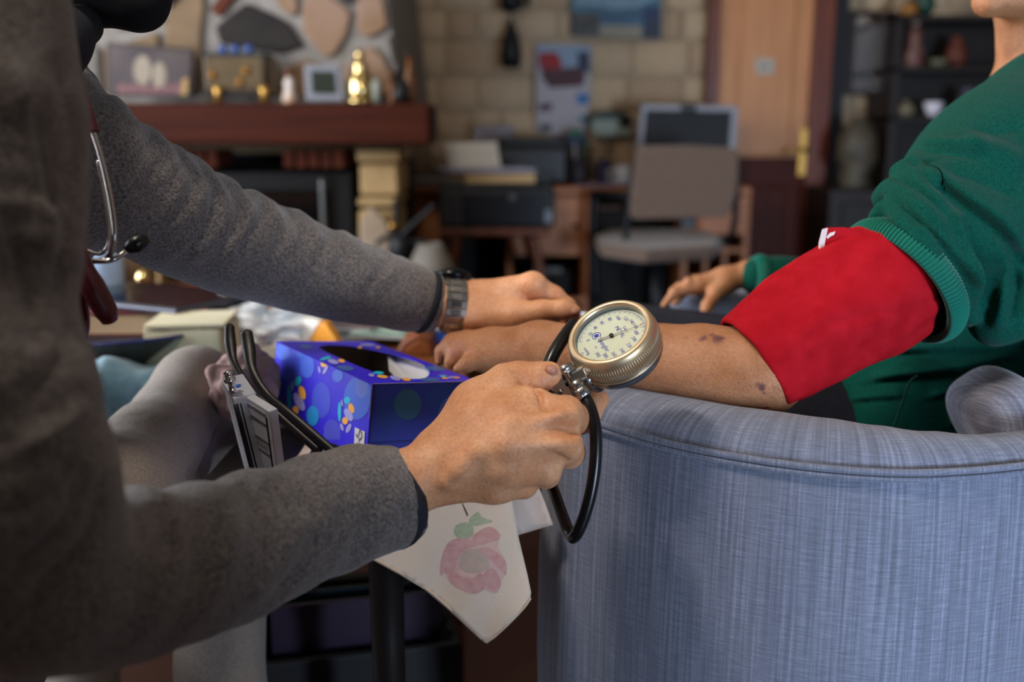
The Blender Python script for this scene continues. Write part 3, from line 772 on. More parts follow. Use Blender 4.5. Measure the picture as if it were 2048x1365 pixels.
wp = thing('white_sheet', Vector((Q(945, 340, YP + .2).x, YP + .22, zt2 + .045)), 'cream sheet of paper standing upright in the printer feeder', 'paper')
G().prism([Q(u, v, YP + .2) for u, v in [(889, 287), (993, 284), (1003, 340), (899, 345)]][::-1], (0, .004, 0)).obj('sheet', M('paper_cream', '#ddd8cc', .7), wp)
for i, (dz_, lab_) in enumerate(((0, 'lower grey magazine on the left end of the desk'), (.013, 'upper pale magazine on the left end of the desk'))):
    q = Vector((Q(850, 376, 3.9).x, 3.98, zd + dz_)); fd = thing('magazine', q, lab_, 'magazine')
    G().box(q + Vector((0, 0, .005)), (.196, .256, .009), .1 * i).obj('pages', M('mag_leaves', '#84807c', .7), fd)
    G().box(q + Vector((0, 0, .0105)), (.2, .26, .002), .1 * i).obj('cover', M('mag_%d' % i, ('#6a6a6c', '#94908c')[i], .6), fd)
# stool
m_stool = M('stool_wood', '#4a2416', .4, c2='#5c2f1b', scale=5, stretch=(6, 6, 1))
so = thing('wooden_stool', Vector((Q(990, 470, YP).x, YP + .16, 0)), 'dark red wooden stool carrying the black inkjet printer', 'stool')
cx = Q(990, 456, YP).x
G().mm((cx - .19, YP + .0, zp - .03), (cx + .19, YP + .32, zp)).obj('seat', m_stool, so, bevel=.01)
for sx in (-1, 1):
    for sy in (0, 1):
        yy = YP + .04 + sy * .24
        G().tube([(cx + sx * .13, yy, zp - .03), (cx + sx * .17, yy, zp * .6), (cx + sx * .14, yy, zp * .3), (cx + sx * .18, yy, 0)], .017).obj('leg', m_stool, so, smooth=True)
for yy in (YP + .04, YP + .28): G().tube([(cx - .16, yy, .25), (cx + .16, yy, .25)], .011).obj('stretcher', m_stool, so, smooth=True)
# desk clutter
def pot(name, u, y, r, h, mat, label, cat, extra=None):
    x = Q(u, 350, y).x; t_ = thing(name, (x, y, zd), label, cat)
    G().lathe([(r * .85, 0), (r, h * .1), (r, h), (r * .88, h), (r * .8, h * .15), (0, h * .12)], (x, y, zd), n=20).obj('body', mat, t_, smooth=True)
    return t_, x
t_, x = pot('pen_pot', 1158, 3.98, .035, .10, M('pot_dark', '#2a2730', .5), 'dark pot full of pens on the desk', 'pen pot')
for i, cc in enumerate(('#2f6b4a', '#7a2430', '#2b3f7c', '#8a8f96', '#23262c')):
    an = i * 1.25; a_ = Vector((x + .013 * math.cos(an), 3.98 + .013 * math.sin(an), zd + .02)); e_ = Vector((x + .024 * math.cos(an), 3.98 + .022 * math.sin(an), zd + .16))
    pn = thing('pen', a_, ('green', 'crimson', 'blue', 'silver', 'black')[i] + ' pen standing in the dark pot on the desk', 'pen', 'pens in the dark pot')
    G().tube([a_, e_], .0042, n=8).obj('barrel', M('pen_%d' % i, cc, .4), pn, smooth=True); G().tube([a_.lerp(e_, .8), e_ + (e_ - a_) * .02], .0052, n=8).obj('cap', M('pen_%d' % i, cc, .4), pn, smooth=True)
t_, x = pot('brush_pot', 1208, 4.0, .032, .095, M('pot_violet', '#2c2a4c', .5), 'violet pot of brushes left of the office chair', 'pen pot')
for i, cc in enumerate(('#8a6a3c', '#3c5a4c', '#a08a5a', '#4a2a2a')):
    an = i * 1.6 + .4; a_ = Vector((x + .011 * math.cos(an), 4.0 + .011 * math.sin(an), zd + .02)); e_ = Vector((x + .021 * math.cos(an), 4.0 + .021 * math.sin(an), zd + .15))
    pn = thing('brush', a_, ('ochre', 'sage green', 'straw yellow', 'maroon')[i] + ' handled brush standing in the violet pot', 'brush', 'brushes in the violet pot')
    G().tube([a_, e_], .004, n=8).obj('handle', M('brush_%d' % i, cc, .4), pn, smooth=True); G().tube([e_, e_ + (e_ - a_) * .15], [.0045, .006], n=8).obj('bristles', M('bristle', '#5c4a34', .8), pn, smooth=True)
t_, x = pot('white_mug', 1246, 3.92, .033, .075, M('mug_white', '#b4b6bc', .3), 'white mug on the desk beside the office chair', 'mug')
G().tube([(x - .03, 3.92, zd + .06), (x - .052, 3.92, zd + .055), (x - .052, 3.92, zd + .025), (x - .03, 3.92, zd + .018)], .005, n=8).obj('handle', MATS['mug_white'], t_, smooth=True)
ss = thing('desk_papers', Vector((Q(1215, 370, 3.86).x, 3.9, zd)), 'flat spread of lavender papers beside the white mug', 'paper')
for i in range(3): G().box((Q(1190 + i * 25, 370, 3.88).x, 3.86 + i * .02, zd + .002 + i * .003), (.16, .11, .002), .2 * i - .2).obj('sheet', M('paper_lav', '#8f8ca8', .7), ss)
bx = thing('blue_carton', Vector((Q(1160, 300, 4.15).x, 4.2, zd)), 'blue carton with green lid in front of the calendar', 'box')
qbox(G(), 1132, 272, 1176, 296, 4.2, .1).obj('body', M('carton_blue', '#20355c', .5), bx, bevel=.004)
qbox(G(), 1140, 258, 1166, 273, 4.21, .07).obj('lid', M('carton_green', '#2a6a48', .5), bx, bevel=.004)
xx = Q(1154, 300, 4.2).x; G().mm((xx - .05, 4.2, zd), (xx + .05, 4.3, Q(1154, 296, 4.2).z)).obj('stand', M('stand_wood', '#5c4a38', .6), bx, bevel=.004)
ph = thing('wall_telephone', Q(1222, 272, 4.34), 'pale green wall telephone with dark rounded top left of the monitor', 'telephone')
G().prism([Q(u, v, 4.3) for u, v in [(1178, 232), (1196, 224), (1240, 222), (1262, 230), (1268, 246), (1176, 248)]][::-1], (0, .05, 0)).obj('hood', M('phone_dark', '#24352c', .5), ph, bevel=.006)
G().prism([Q(u, v, 4.29) for u, v in [(1184, 240), (1262, 240), (1266, 262), (1256, 272), (1192, 272), (1182, 262)]][::-1], (0, .05, 0)).obj('face', M('phone_pale', '#8f9c92', .5), ph, bevel=.005)
G().lathe([(.0, 0), (.024, 0), (.022, .012), (0, .014)], Q(1250, 245, 4.285), (0, -1, 0), n=18).obj('dial', m_blk, ph, smooth=True)
G().tube([Q(1222, 272, 4.3), Q(1218, 290, 4.3), Q(1226, 310, 4.3)], .005).obj('cord', m_blk, ph, smooth=True)
# monitor
mo = thing('computer_monitor', Vector((Q(1375, 372, 4.0).x, 4.0, zd)), 'silver framed computer monitor with blank screen behind the office chair', 'monitor')
fr = [(1284, 208), (1478, 212), (1470, 330), (1270, 326)]
G().prism([Q(u, v, 3.98) for u, v in fr][::-1], (0, .03, 0)).obj('bezel', M('monitor_silver', '#83828a', .4), mo, bevel=.004)
G().prism([Q(u, v, 3.976) for u, v in [(1292, 220), (1463, 223), (1456, 320), (1285, 316)]][::-1], (0, .006, 0)).obj('screen', M('screen_off', '#121318', .6), mo)
xx = Q(1375, 330, 4.0).x
G().mm((xx - .03, 4.0, zd + .01), (xx + .03, 4.03, Q(1375, 320, 4.0).z)).obj('neck', m_blk, mo, bevel=.004)
G().mm((xx - .1, 3.93, zd), (xx + .1, 4.08, zd + .012)).obj('foot', m_blk, mo, bevel=.004)
wcm = thing('webcam', Q(1378, 222, 3.97), 'black webcam clipped on top of the monitor', 'webcam')
qbox(G(), 1364, 206, 1392, 225, 3.965, .05).obj('body', m_blk, wcm, bevel=.008)
G().lathe([(0, 0), (.009, 0), (.009, .006), (.005, .007), (0, .005)], Q(1378, 215, 3.966), (0, -1, 0), n=14).obj('lens', M('lens_black', '#050507', .1), wcm, smooth=True)
# office chair
m_beige = M('beige_upholstery', '#5a483d', .85, c2='#645247', scale=60, bump=.2, bscale=300, sheen=.2)
m_tub = M('black_steel', '#121319', .4, metal=.3)
YO = 3.36
oc = thing('office_chair', Vector((Q(1360, 480, YO).x, YO + .2, 0)), 'beige upholstered office chair with black tubular frame at the desk', 'chair')
bp_ = [(1276, 298), (1292, 292), (1380, 291), (1468, 296), (1480, 306), (1476, 380), (1462, 428), (1450, 434), (1350, 438), (1270, 440), (1261, 432), (1266, 370)]
G().prism([Q(u, v, YO) for u, v in bp_][::-1], (0, .045, 0)).obj('backrest', m_beige, oc, bevel=.014)
zs_ = Q(1320, 478, YO + .1).z
sp = [(1190, 470), (1215, 458), (1300, 455), (1420, 462), (1448, 474), (1430, 492), (1290, 500), (1200, 488)]
sp3 = [R(u, v, zs_) for u, v in sp]
for p in sp3: p.y = YO + .05 + (p.y - YO - .05) * 1.0
G().prism([p for p in sp3][::-1], (0, 0, -.045)).obj('seat', m_beige, oc, bevel=.015)
G().tube([Q(1476, 320, YO + .05), Q(1473, 400, YO + .05), Q(1466, 460, YO + .06), Q(1448, 486, YO + .12), Q(1400, 496, YO + .25), Q(1300, 500, YO + .25)], .012).obj('frame_tube', m_tub, oc, smooth=True)
G().tube([Q(1266, 330, YO + .05), Q(1258, 420, YO + .05), Q(1250, 490, YO + .06), Q(1246, 560, YO + .1)], .011).obj('frame_tube', m_tub, oc, smooth=True)
qbox(G(), 1362, 436, 1392, 458, YO + .05, .03).obj('back_bracket', m_tub, oc, bevel=.004)
G().tube([Q(1190, 385, YO + .3), Q(1186, 470, YO + .3), Q(1190, 600, YO + .3)], .014).obj('arm_post', m_tub, oc, smooth=True)
G().tube([Q(1185, 388, YO + .3), Q(1260, 392, YO + .2)], .016).obj('armrest', m_tub, oc, smooth=True)
cx_, cy_ = Q(1320, 480, YO + .18).x, YO + .22
G().lathe([(.03, .08), (.03, zs_ - .04)], (cx_, cy_, 0), n=18).obj('column', m_tub, oc, smooth=True)
for i in range(5):
    an = i * 1.2566 + .3; e = Vector((cx_ + .24 * math.cos(an), cy_ + .24 * math.sin(an), .06))
    G().tube([(cx_, cy_, .09), e], [.022, .014]).obj('base_spoke', m_tub, oc, smooth=True)
    G().lathe([(0, -.012), (.026, -.012), (.026, .012), (0, .012)], (e.x, e.y, .027), (math.sin(an), math.cos(an), 0), n=14).obj('caster', m_blk, oc, smooth=True)
# dark pull-out unit beside desk between chair and desk
cu_ = thing('computer_tower', Vector((Q(1215, 560, 3.85).x, 3.9, 0)), 'black computer tower under the desk beside the office chair', 'computer')
qbox(G(), 1180, 400, 1252, 640, YK + .03, .3).obj('case', m_dark, cu_, bevel=.006)
qbox(G(), 1192, 412, 1240, 420, YK + .026, .006).obj('drive_slot', M('slot_brown', '#5a3a22', .5), cu_)
# lamp with black arms and pale cone by the fireplace
bl = thing('fire_tool_stand', Vector((Q(795, 470, 3.05).x, 3.05, 0)), 'black iron tool stand with brass knob beside the sandstone pillar', 'tool stand')
q = Q(790, 470, 3.05)
G().tube([(q.x, 3.05, 0), (q.x, 3.05, q.z + .02)], .012).obj('pole', m_wi, bl, smooth=True)
G().lathe([(.1, 0), (.1, .012), (.02, .02), (0, .02)], (q.x, 3.05, 0), n=20).obj('base', m_wi, bl, smooth=True)
G().lathe([(0, -.014), (.012, -.008), (.014, 0), (.01, .01), (0, .014)], Q(786, 452, 3.04), n=14).obj('knob', m_brass, bl, smooth=True)
for pts in ([(800, 475), (830, 445), (870, 410)], [(795, 480), (770, 475), (752, 490)], [(790, 465), (792, 430), (790, 400)], [(800, 478), (830, 485), (850, 480)]):
    G().tube([Q(u, v, 3.04) for u, v in pts], .008).obj('arm', m_wi, bl, smooth=True)
G().lathe([(.02, -.06), (.04, -.03), (.035, .02), (.01, .04)], Q(800, 490, 3.05), n=16).obj('hanger', m_wi, bl, smooth=True)
ls = thing('pale_lampshade', Vector((Q(865, 540, 2.9).x, 2.9, 0)), 'pale grey cone shaped lamp below the inkjet printer', 'lamp')
q = Q(862, 560, 2.9); h_ = Q(862, 488, 2.9).z - q.z
G().lathe([(.09, 0), (.06, h_ * .5), (.035, h_), (.03, h_), (.085, 0)], q, n=24).obj('shade', M('shade_grey', '#77726a', .7), ls, smooth=True)
G().tube([(q.x, 2.9, 0), (q.x, 2.9, q.z)], .012).obj('pole', m_wi, ls, smooth=True)
G().lathe([(.09, 0), (.09, .015), (.015, .02)], (q.x, 2.9, 0), n=20).obj('base', m_wi, ls, smooth=True)
cs = thing('stone_slab', Vector((Q(750, 480, 3.1).x, 3.06, 0)), 'pale pointed stone slab leaning against the pillar', 'slab')
G().prism([Q(u, v, 3.08) for u, v in [(716, 560), (722, 440), (742, 412), (770, 440), (796, 520), (800, 560)]][::-1], (0, .03, 0)).obj('slab', M('pale_slab', '#93816c', .9, c2='#a39180', scale=10), cs, bevel=.006)
b_ = Q(758, 560, 3.08); G().mm((b_.x - .07, 3.08, 0), (b_.x + .07, 3.12, b_.z)).obj('plinth', m_sand, cs)
# ================================================================== cluttered wooden table behind the far arm
m_tw = M('table_oak', '#6e3c1e', .4, c2='#82502a', scale=4, stretch=(1, 7, 7), spec=.5)
ZT = .60
tb = thing('oak_table', (-.7, 1.62, 0), 'cluttered oak table behind the outstretched grey sleeve', 'table')
G().mm((-1.35, 1.2, ZT - .03), (-.06, 2.1, ZT)).obj('tabletop', m_tw, tb, bevel=.006)
for sx in (-1.28, -.10):
    for sy in (1.34, 2.03): G().mm((sx - .03, sy - .03, 0), (sx + .03, sy + .03, ZT - .03)).obj('leg', m_tw, tb, bevel=.004)
for yy in (1.34, 2.03): G().mm((-1.25, yy - .01, ZT - .1), (-.16, yy + .01, ZT - .03)).obj('apron', m_tw, tb)
def on(u, v): return R(u, v, ZT)
# blue and white cup
q = on(205, 610)
bc = thing('blue_canister', q, 'tall pale blue canister on the oak table near the stethoscope', 'canister')
h_ = .14
G().lathe([(.040, 0), (.042, .01), (.042, h_), (.038, h_), (.036, .02), (0, .02)], q, n=28).obj('body', M('ice_blue_metal', '#a9c4e6', .35, c2='#8fb0dc', scale=4, stretch=(1, 1, .2)), bc, smooth=True)
G().lathe([(.044, h_ - .006), (.044, h_ + .012), (0, h_ + .014)], q, n=28).obj('lid', M('blue_lid', '#2f6fc4', .35), bc, smooth=True)
q = on(262, 590)
tj = thing('tan_jar', q, 'tan stoneware jar behind the blue canister', 'jar')
G().lathe([(.038, 0), (.05, .03), (.05, .1), (.035, .13)], q, n=24).obj('body', M('tan_stoneware', '#8a7358', .6, c2='#5c4838', scale=12), tj, smooth=True)
G().lathe([(.037, .13), (.037, .145), (.012, .152), (.01, .168), (0, .17)], q, n=24).obj('lid', M('tan_stoneware', '#8a7358', .6), tj, smooth=True)
# glass tumbler
q = on(492, 668)
tg = thing('glass_tumbler', q, 'frosted glass tumbler standing behind the plastic bag', 'glass')
m_fg = M('frosted_glass', '#dbe7f2', .3, c2='#eef4f8', scale=6)
G().lathe([(.030, 0), (.034, .004), (.040, .085), (.037, .085), (.031, .01), (0, .01)], q, n=28).obj('body', m_fg, tg, smooth=True)
G().lathe([(0, .012), (.031, .013), (.034, .05), (0, .05)], q, n=24).obj('water', M('water_tint', '#a8bccb', .1, trans=.5), tg, smooth=True)
# books
q = on(232, 690)
bk1 = thing('cream_paperback', q, 'cream paged book with a red spine lying on the dark book', 'book')
def book(t_, c, w_, d_, h_, rz_, mp, mc, spine):
    R3 = Matrix.Rotation(rz_, 3, 'Z')
    G().box(c + Vector((0, 0, h_ / 2)), (w_ - .006, d_ - .006, h_ - .006), rz_).obj('pages', mp, t_)
    G().box(c + Vector((0, 0, .0015)), (w_, d_, .003), rz_).obj('back_cover', mc, t_, bevel=.001)
    G().box(c + Vector((0, 0, h_ - .0015)), (w_, d_, .003), rz_).obj('front_cover', mc, t_, bevel=.001)
    G().box(c + R3 @ Vector((-w_ / 2, 0, h_ / 2)), (.004, d_, h_), rz_).obj('spine', spine, t_, bevel=.001)
m_pg = M('cream_pages', '#b29c82', .8, c2='#9c8770', scale=2, stretch=(1, 1, 90))
m_redc = M('wine_cover', '#5a1f2a', .45); m_dkc = M('black_cover', '#15161c', .4, c2='#262833', scale=18)
q0 = on(215, 722)
bk0 = thing('black_book', q0, 'large black book at the bottom of the small pile', 'book')
book(bk0, q0 + Vector((0, .09, 0)), .24, .2, .032, -.12, m_pg, m_dkc, m_dkc)
bk1.location = q0 + Vector((0.0, .08, .032))
book(bk1, q0 + Vector((-.015, .09, .032)), .18, .15, .034, .05, m_pg, m_redc, m_redc)
tabl = thing('tablet_computer', q0 + Vector((.0, .1, .066)), 'slim dark tablet lying crooked on top of the book pile', 'tablet')
c_ = q0 + Vector((.03, .12, .072))
G().box(c_, (.26, .18, .008), -.45).obj('body', M('tablet_edge', '#4a4c58', .3, metal=.5), tabl, bevel=.003)
G().box(c_ + Vector((0, 0, .0046)), (.245, .165, .001), -.45).obj('screen', M('tablet_screen', '#0d0f14', .1), tabl)
# ball shaped shiny finial
q = on(292, 628)
sb = thing('brass_bell', q, 'small shiny brass hand bell glinting behind the tablet', 'bell')
G().lathe([(.02, 0), (.021, .006), (.014, .026), (.006, .034)], q, n=24).obj('bell', m_pbrass, sb, smooth=True)
G().lathe([(.005, .034), (.006, .05), (.012, .058), (.013, .066), (.008, .076), (0, .08)], q, n=20).obj('handle', m_pbrass, sb, smooth=True)
q = on(318, 690)
wb_ = thing('cream_ball', q, 'round cream wool ball at the end of the book pile', 'ball')
G().lathe([(0, 0), (.02, .004), (.034, .02), (.036, .035), (.028, .055), (0, .068)], q, n=24).obj('ball', M('cream_wool', '#8d8468', .8, c2='#6d6550', scale=60, bump=.5, bscale=200), wb_, smooth=True)
G().lathe([(.006, 0), (.012, .004), (0, .006)], q + Vector((.03, -.01, .03)), (1, -.4, .1), n=12).obj('red_button', M('button_red', '#6b1d22', .4), wb_, smooth=True)
# oval dish
q = on(225, 745)
od = thing('oval_dish', q, 'dark oval serving dish with a thin blue rim', 'dish')
V, Fs = [], []
prof = [(.45, .0), (.62, .006), (1.0, .052), (1.03, .054), (1.0, .055), (.6, .012), (0, .01)]
g = G(); g.lathe(prof, (0, 0, 0), n=40)
V = [Vector((v.x * .15, v.y * .095, v.z)) for v in g.V]
Rz = Matrix.Rotation(.25, 3, 'Z')
mesh_obj('dish', [q + Vector((-.02, .02, 0)) + Rz @ v for v in V], g.F, M('dish_grey', '#3a3835', .25, c2='#5a554e', scale=5), od, smooth=True)
pts = [q + Vector((-.02, .02, .054)) + Rz @ Vector((.1545 * math.cos(t), .098 * math.sin(t), 0)) for t in np.linspace(0, 2 * math.pi, 33)]
G().tube(pts, .0025, n=6, sub=2).obj('rim', M('rim_blue', '#2a2f6a', .3), od, smooth=True)
# cream box and foam lid
q = on(372, 752)
cbx = thing('cream_carton', q, 'open cream carton behind the grey trouser knee', 'box')
m_cream = M('cream_card', '#c9c3a4', .6, c2='#d6d0b6', scale=8)
g = G(); c0 = q + Vector((-.002, .05, .0))
for a_, s_ in (((0, 0, .002), (.10, .10, .004)), ((-.048, 0, .032), (.004, .10, .06)), ((.048, 0, .032), (.004, .10, .06)), ((0, .048, .032), (.092, .004, .06)), ((0, -.048, .032), (.092, .004, .06))):
    g.box(c0 + Vector(a_), s_)
g.obj('tray', m_cream, cbx, bevel=.0015)
G().box(c0 + Vector((0, .0, .067)), (.104, .104, .006), .1).obj('lid', m_cream, cbx, bevel=.002)
q = on(500, 745)
ft = thing('foam_tray', q, 'flat cream tray lying between the carton and the tissue box', 'tray')
G().box(q + Vector((.0, .04, .008)), (.15, .09, .014), .1).obj('base', m_cream, ft, bevel=.004)
G().box(q + Vector((.0, .04, .017)), (.13, .07, .004), .1).obj('sheet', M('tray_sheet', '#d4d2c6', .6), ft, bevel=.001)
# crumpled bag
def crumple(name, c, rad, seed, amp, mat, parent, sub=5, fz=1.0):
    bm = bmesh.new(); bmesh.ops.create_icosphere(bm, subdivisions=sub, radius=1.0)
    rn = random.Random(seed)
    ds_ = [Vector((rn.gauss(0, 1), rn.gauss(0, 1), rn.gauss(0, 1))).normalized() for _ in range(26)]
    ph_ = [rn.uniform(2.5, 7) for _ in ds_]; of = [rn.uniform(0, 6) for _ in ds_]
    V = []
    for v in bm.verts:
        p = v.co; s = sum(abs(math.sin(p.dot(d) * f + o)) for d, f, o in zip(ds_, ph_, of)) / len(ds_) - .64
        r = 1 + amp * s * 5
        z = p.z * r * rad[2]
        V.append(Vector(c) + Vector((p.x * r * rad[0], p.y * r * rad[1], max(z, -rad[2] * .75))))
    Fs = [[x.index for x in f.verts] for f in bm.faces]; bm.free()
    return mesh_obj(name, V, Fs, mat, parent, smooth=True)
q = on(462, 705)
m_plas = M('clear_plastic', '#b4c0cc', .15, c2='#eef2f6', scale=18, spec=.7)
pb_ = thing('plastic_bag', q, 'crumpled clear plastic bag behind the eyeglasses', 'bag')
crumple('bag', q + Vector((.01, .05, .028)), (.095, .06, .034), 4, .42, m_plas, pb_, 6)
crumple('knot', q + Vector((-.085, .03, .03)), (.03, .02, .015), 8, .3, m_plas, pb_, 4)
# orange and white packet
q = on(612, 697)
op = thing('medicine_packet', q, 'white and orange medicine packet leaning behind the tissue box', 'packet')
yq = q.y
def face(pts): return [Q(u, v, yq - (u - 600) * .0008) for u, v in pts]
zz_ = Vector((0, .035, 0))
G().prism(face([(560, 662), (582, 636), (640, 646), (606, 702), (566, 702)])[::-1], zz_).obj('white_half', M('packet_white', '#f0eee8', .5), op, bevel=.004)
G().prism(face([(606, 702), (640, 646), (652, 650), (668, 672), (682, 702)])[::-1], zz_).obj('orange_half', M('packet_orange', '#e08a1e', .5, c2='#f0a63a', scale=10), op, bevel=.004)
G().prism([Q(u, v, yq - (u - 600) * .0008 - .002) for u, v in ell_pts(592, 656, 8, 5)][::-1], (0, .003, 0)).obj('print_mark', M('packet_mark', '#4a86c4', .5), op)
# leaflets
q = on(740, 690)
for i, (u, v, w_, d_, rz_, cc, c2_, lab) in enumerate(((720, 690, .12, .09, .3, '#3c4a58', '#6f8a8a', 'glossy dark teal leaflet behind the tissue box'), (778, 694, .11, .08, -.2, '#5c8f80', '#c8d8d0', 'mint and white leaflet beside the wooden box'), (690, 680, .12, .09, -.3, '#44414a', '#7a6a70', 'grey magazine under the leaflets behind the packet'))):
    q = on(u, v)
    lf_ = thing('leaflet', q, lab, 'leaflet')
    G().box(q + Vector((0, .03, .012 + i * .004)), (w_, d_, .004), rz_).obj('pages', M('leaf_pages', '#a8aaae', .6), lf_)
    G().box(q + Vector((0, .03, .0145 + i * .004)), (w_, d_, .001), rz_).obj('cover', M('leaf_%d' % i, cc, .25, c2=c2_, scale=16), lf_)
q = on(838, 712)
wx = thing('wooden_box', q, 'small reddish wooden box between tissue box and blue folder', 'box')
G().prism([Q(u, v, q.y) for u, v in [(792, 706), (802, 686), (836, 668), (862, 676), (872, 716), (800, 722)]][::-1], (0, .08, 0)).obj('body', M('box_wood', '#7a4424', .5, c2='#6a3018', scale=7), wx, bevel=.006)
G().prism([Q(u, v, q.y - .003) for u, v in [(808, 700), (838, 682), (858, 690), (864, 710), (812, 714)]][::-1], (0, .006, 0)).obj('front_inlay', M('box_inlay', '#8a5028', .5), wx, bevel=.002)
q = on(868, 690)
bf = thing('blue_folder', q, 'bright blue folder showing under the wrist watch', 'folder')
G().prism([Q(u, v, q.y) for u, v in [(836, 655), (850, 648), (905, 668), (908, 695), (880, 690)]][::-1], (0, .012, 0)).obj('cover', M('folder_blue', '#2a5fd0', .4), bf, bevel=.002)
G().prism([Q(u, v, q.y - .003) for u, v in [(858, 652), (890, 650), (905, 668), (880, 664)]][::-1], (0, .004, 0)).obj('label_sheet', M('folder_label', '#b8c4dc', .5), bf)
# blue towel over the near table edge
q = Q(235, 770, 1.18)
V = []; Fs = []; nx, ny = 26, 18
for j in range(ny):
    for i in range(nx):
        s_, t_ = i / (nx - 1), j / (ny - 1)
        x = Q(150, 780, 1.18).x + s_ * .17
        fold = .012 * math.sin(s_ * 17 + 1) + .008 * math.sin(s_ * 31)
        if t_ < .4: y_, z_ = 1.30 - t_ / .4 * .115, ZT + .006 + .5 * abs(fold) + .018 * t_ / .4 * (1 + math.sin(s_ * 9))
        else: y_, z_ = 1.182 + fold - .004, ZT + .008 - (t_ - .4) * .32 + .02 * math.sin(s_ * 9) * (1 - (t_ - .4))
        V.append((x, y_, z_))
for j in range(ny - 1):
    for i in range(nx - 1): Fs.append((j * nx + i, j * nx + i + 1, (j + 1) * nx + i + 1, (j + 1) * nx + i))
o = mesh_obj('blue_towel', V, Fs, M('towel_blue', '#6f97ac', .9, c2='#7fa6b8', scale=90, bump=.3, bscale=400, sheen=.4), None, smooth=True, solid=.004, subd=1)
tag(o, 'light blue towel draped over the near table edge', 'towel')

# ================================================================== small pedestal table with the tissue box
m_ped = M('ebonised_wood', '#12100f', .4, c2='#1a1615', scale=6)
ZS = .62
pt = thing('pedestal_table', (-.135, .97, 0), 'small dark pedestal table under the flowered napkin', 'table')
def rrect(x0, y0, x1, y1, r, z, n=6):
    o = []
    for cx, cy, a0 in ((x1 - r, y1 - r, 0), (x0 + r, y1 - r, 90), (x0 + r, y0 + r, 180), (x1 - r, y0 + r, 270)):
        for i in range(n + 1):
            a = math.radians(a0 + 90 * i / n); o.append(Vector((cx + r * math.cos(a), cy + r * math.sin(a), z)))
    return o
G().prism(rrect(-.272, .80, -.004, 1.14, .02, ZS - .02), (0, 0, .02)).obj('tabletop', m_ped, pt, bevel=.004)
G().lathe([(.05, ZS - .02), (.05, ZS - .035), (.018, ZS - .06), (.017, ZS - .2), (.0165, .36), (.011, .335), (.017, .30), (.012, .26), (.018, .14), (.03, .06), (.02, .05)][::-1], (-.125, .92, 0), n=24).obj('column', m_ped, pt, smooth=True)
for i in range(3):
    an = i * 2.094 + .5
    G().tube([(-.125, .92, .10), (-.125 + .1 * math.cos(an), .92 + .1 * math.sin(an), .07), (-.125 + .18 * math.cos(an), .92 + .18 * math.sin(an), .016)], [.022, .02, .014]).obj('foot', m_ped, pt, smooth=True)
# dark crate of magazines on the floor
mg = thing('magazine_rack', (-.20, 1.16, 0), 'dark wooden magazine rack standing behind the pedestal column', 'rack')
m_rk = M('rack_wood', '#131416', .6, c2='#1d1c1c', scale=5)
Rk = Matrix.Rotation(.22, 3, 'Z'); ck_ = Vector((-.20, 1.17, 0))
def rb(c, s_, nm='side_panel'): G().box(ck_ + Rk @ Vector(c), s_, M3=Rk).obj(nm, m_rk, mg, bevel=.003)
rb((0, -.07, .17), (.25, .012, .26)); rb((0, .07, .17), (.25, .012, .26)); rb((-.12, 0, .17), (.012, .13, .26)); rb((.12, 0, .17), (.012, .13, .26)); rb((0, 0, .036), (.25, .13, .01), 'base')
for sx in (-.10, .10): rb((sx, 0, .016), (.02, .13, .032), 'foot')
for i in range(3):
    c = ck_ + Rk @ Vector((0, -.04 + i * .035, .20))
    mgz = thing('magazine', c - Vector((0, 0, .16)), ('front', 'middle', 'rear')[i] + ' one of the three dark magazines in the rack', 'magazine', 'magazines in the rack')
    G().box(c, (.20, .010, .31), M3=Rk).obj('pages', M('mag_pages', '#3c3a38', .7), mgz)
    G().box(c + Rk @ Vector((0, -.0068, 0)), (.206, .003, .316), M3=Rk).obj('cover', M('mag_cover_%d' % i, ('#2a2030', '#1a262e', '#2e241a')[i], .35), mgz)

# tissue box
A_ = P(553, 683, 1.02); B_ = P(744.5, 769, .85); C_ = P(956, 763, .9137)
ea = (A_ - B_); La = ea.length; ea.normalize()
ec = (C_ - B_); ec = (ec - ea * ec.dot(ea)); Lc = ec.length; ec.normalize()
up = ec.cross(ea) if ec.cross(ea).z > 0 else ea.cross(ec)
up.normalize()
Hb = .081
tbx = thing('tissue_box', B_ + ea * La / 2 + ec * Lc / 2 - up * Hb, 'blue patterned tissue box with pebble print on the pedestal table', 'tissue box')
m_tb = M('tissue_card_blue', '#2c18cc', .38, c2='#3426dc', scale=7, spec=.4)
m_card = M('raw_card', '#9a8d80', .85)
def BX(a, c, h): return B_ + ea * a + ec * c - up * h
t0 = [BX(0, 0, 0), BX(La, 0, 0), BX(La, Lc, 0), BX(0, Lc, 0)]
t1 = [p - up * Hb for p in t0]
hole_px = [(637, 694), (660, 691), (700, 693), (745, 700), (800, 713), (842, 727), (858, 742), (855, 753), (838, 758), (800, 757), (765, 750), (720, 734), (680, 717), (652, 704)]
hole = [onplane(u, v, B_, up) for u, v in hole_px]
hp, _ = resample(hole + [hole[0]], 1, 4); hole = hp[:-1]
cnt_ = sum(hole, Vector()) / len(hole)
poly = [[Vector(((p - B_).dot(ea), (p - B_).dot(ec), 0)) for p in L] for L in (t0, hole)]
tri = tessellate_polygon(poly)
allp = t0 + hole
tri = [list(t) for t in tri]
if (allp[tri[0][1]] - allp[tri[0][0]]).cross(allp[tri[0][2]] - allp[tri[0][0]]).dot(up) < 0: tri = [t[::-1] for t in tri]
mesh_obj('top_panel', allp, tri, [m_tb], tbx, solid=.0006)
g = G(); g.add(t0 + t1, [(0, 1, 5, 4), (1, 2, 6, 5), (2, 3, 7, 6), (3, 0, 4, 7), (4, 5, 6, 7)])
g.obj('carton', m_tb, tbx)
ins = .0012
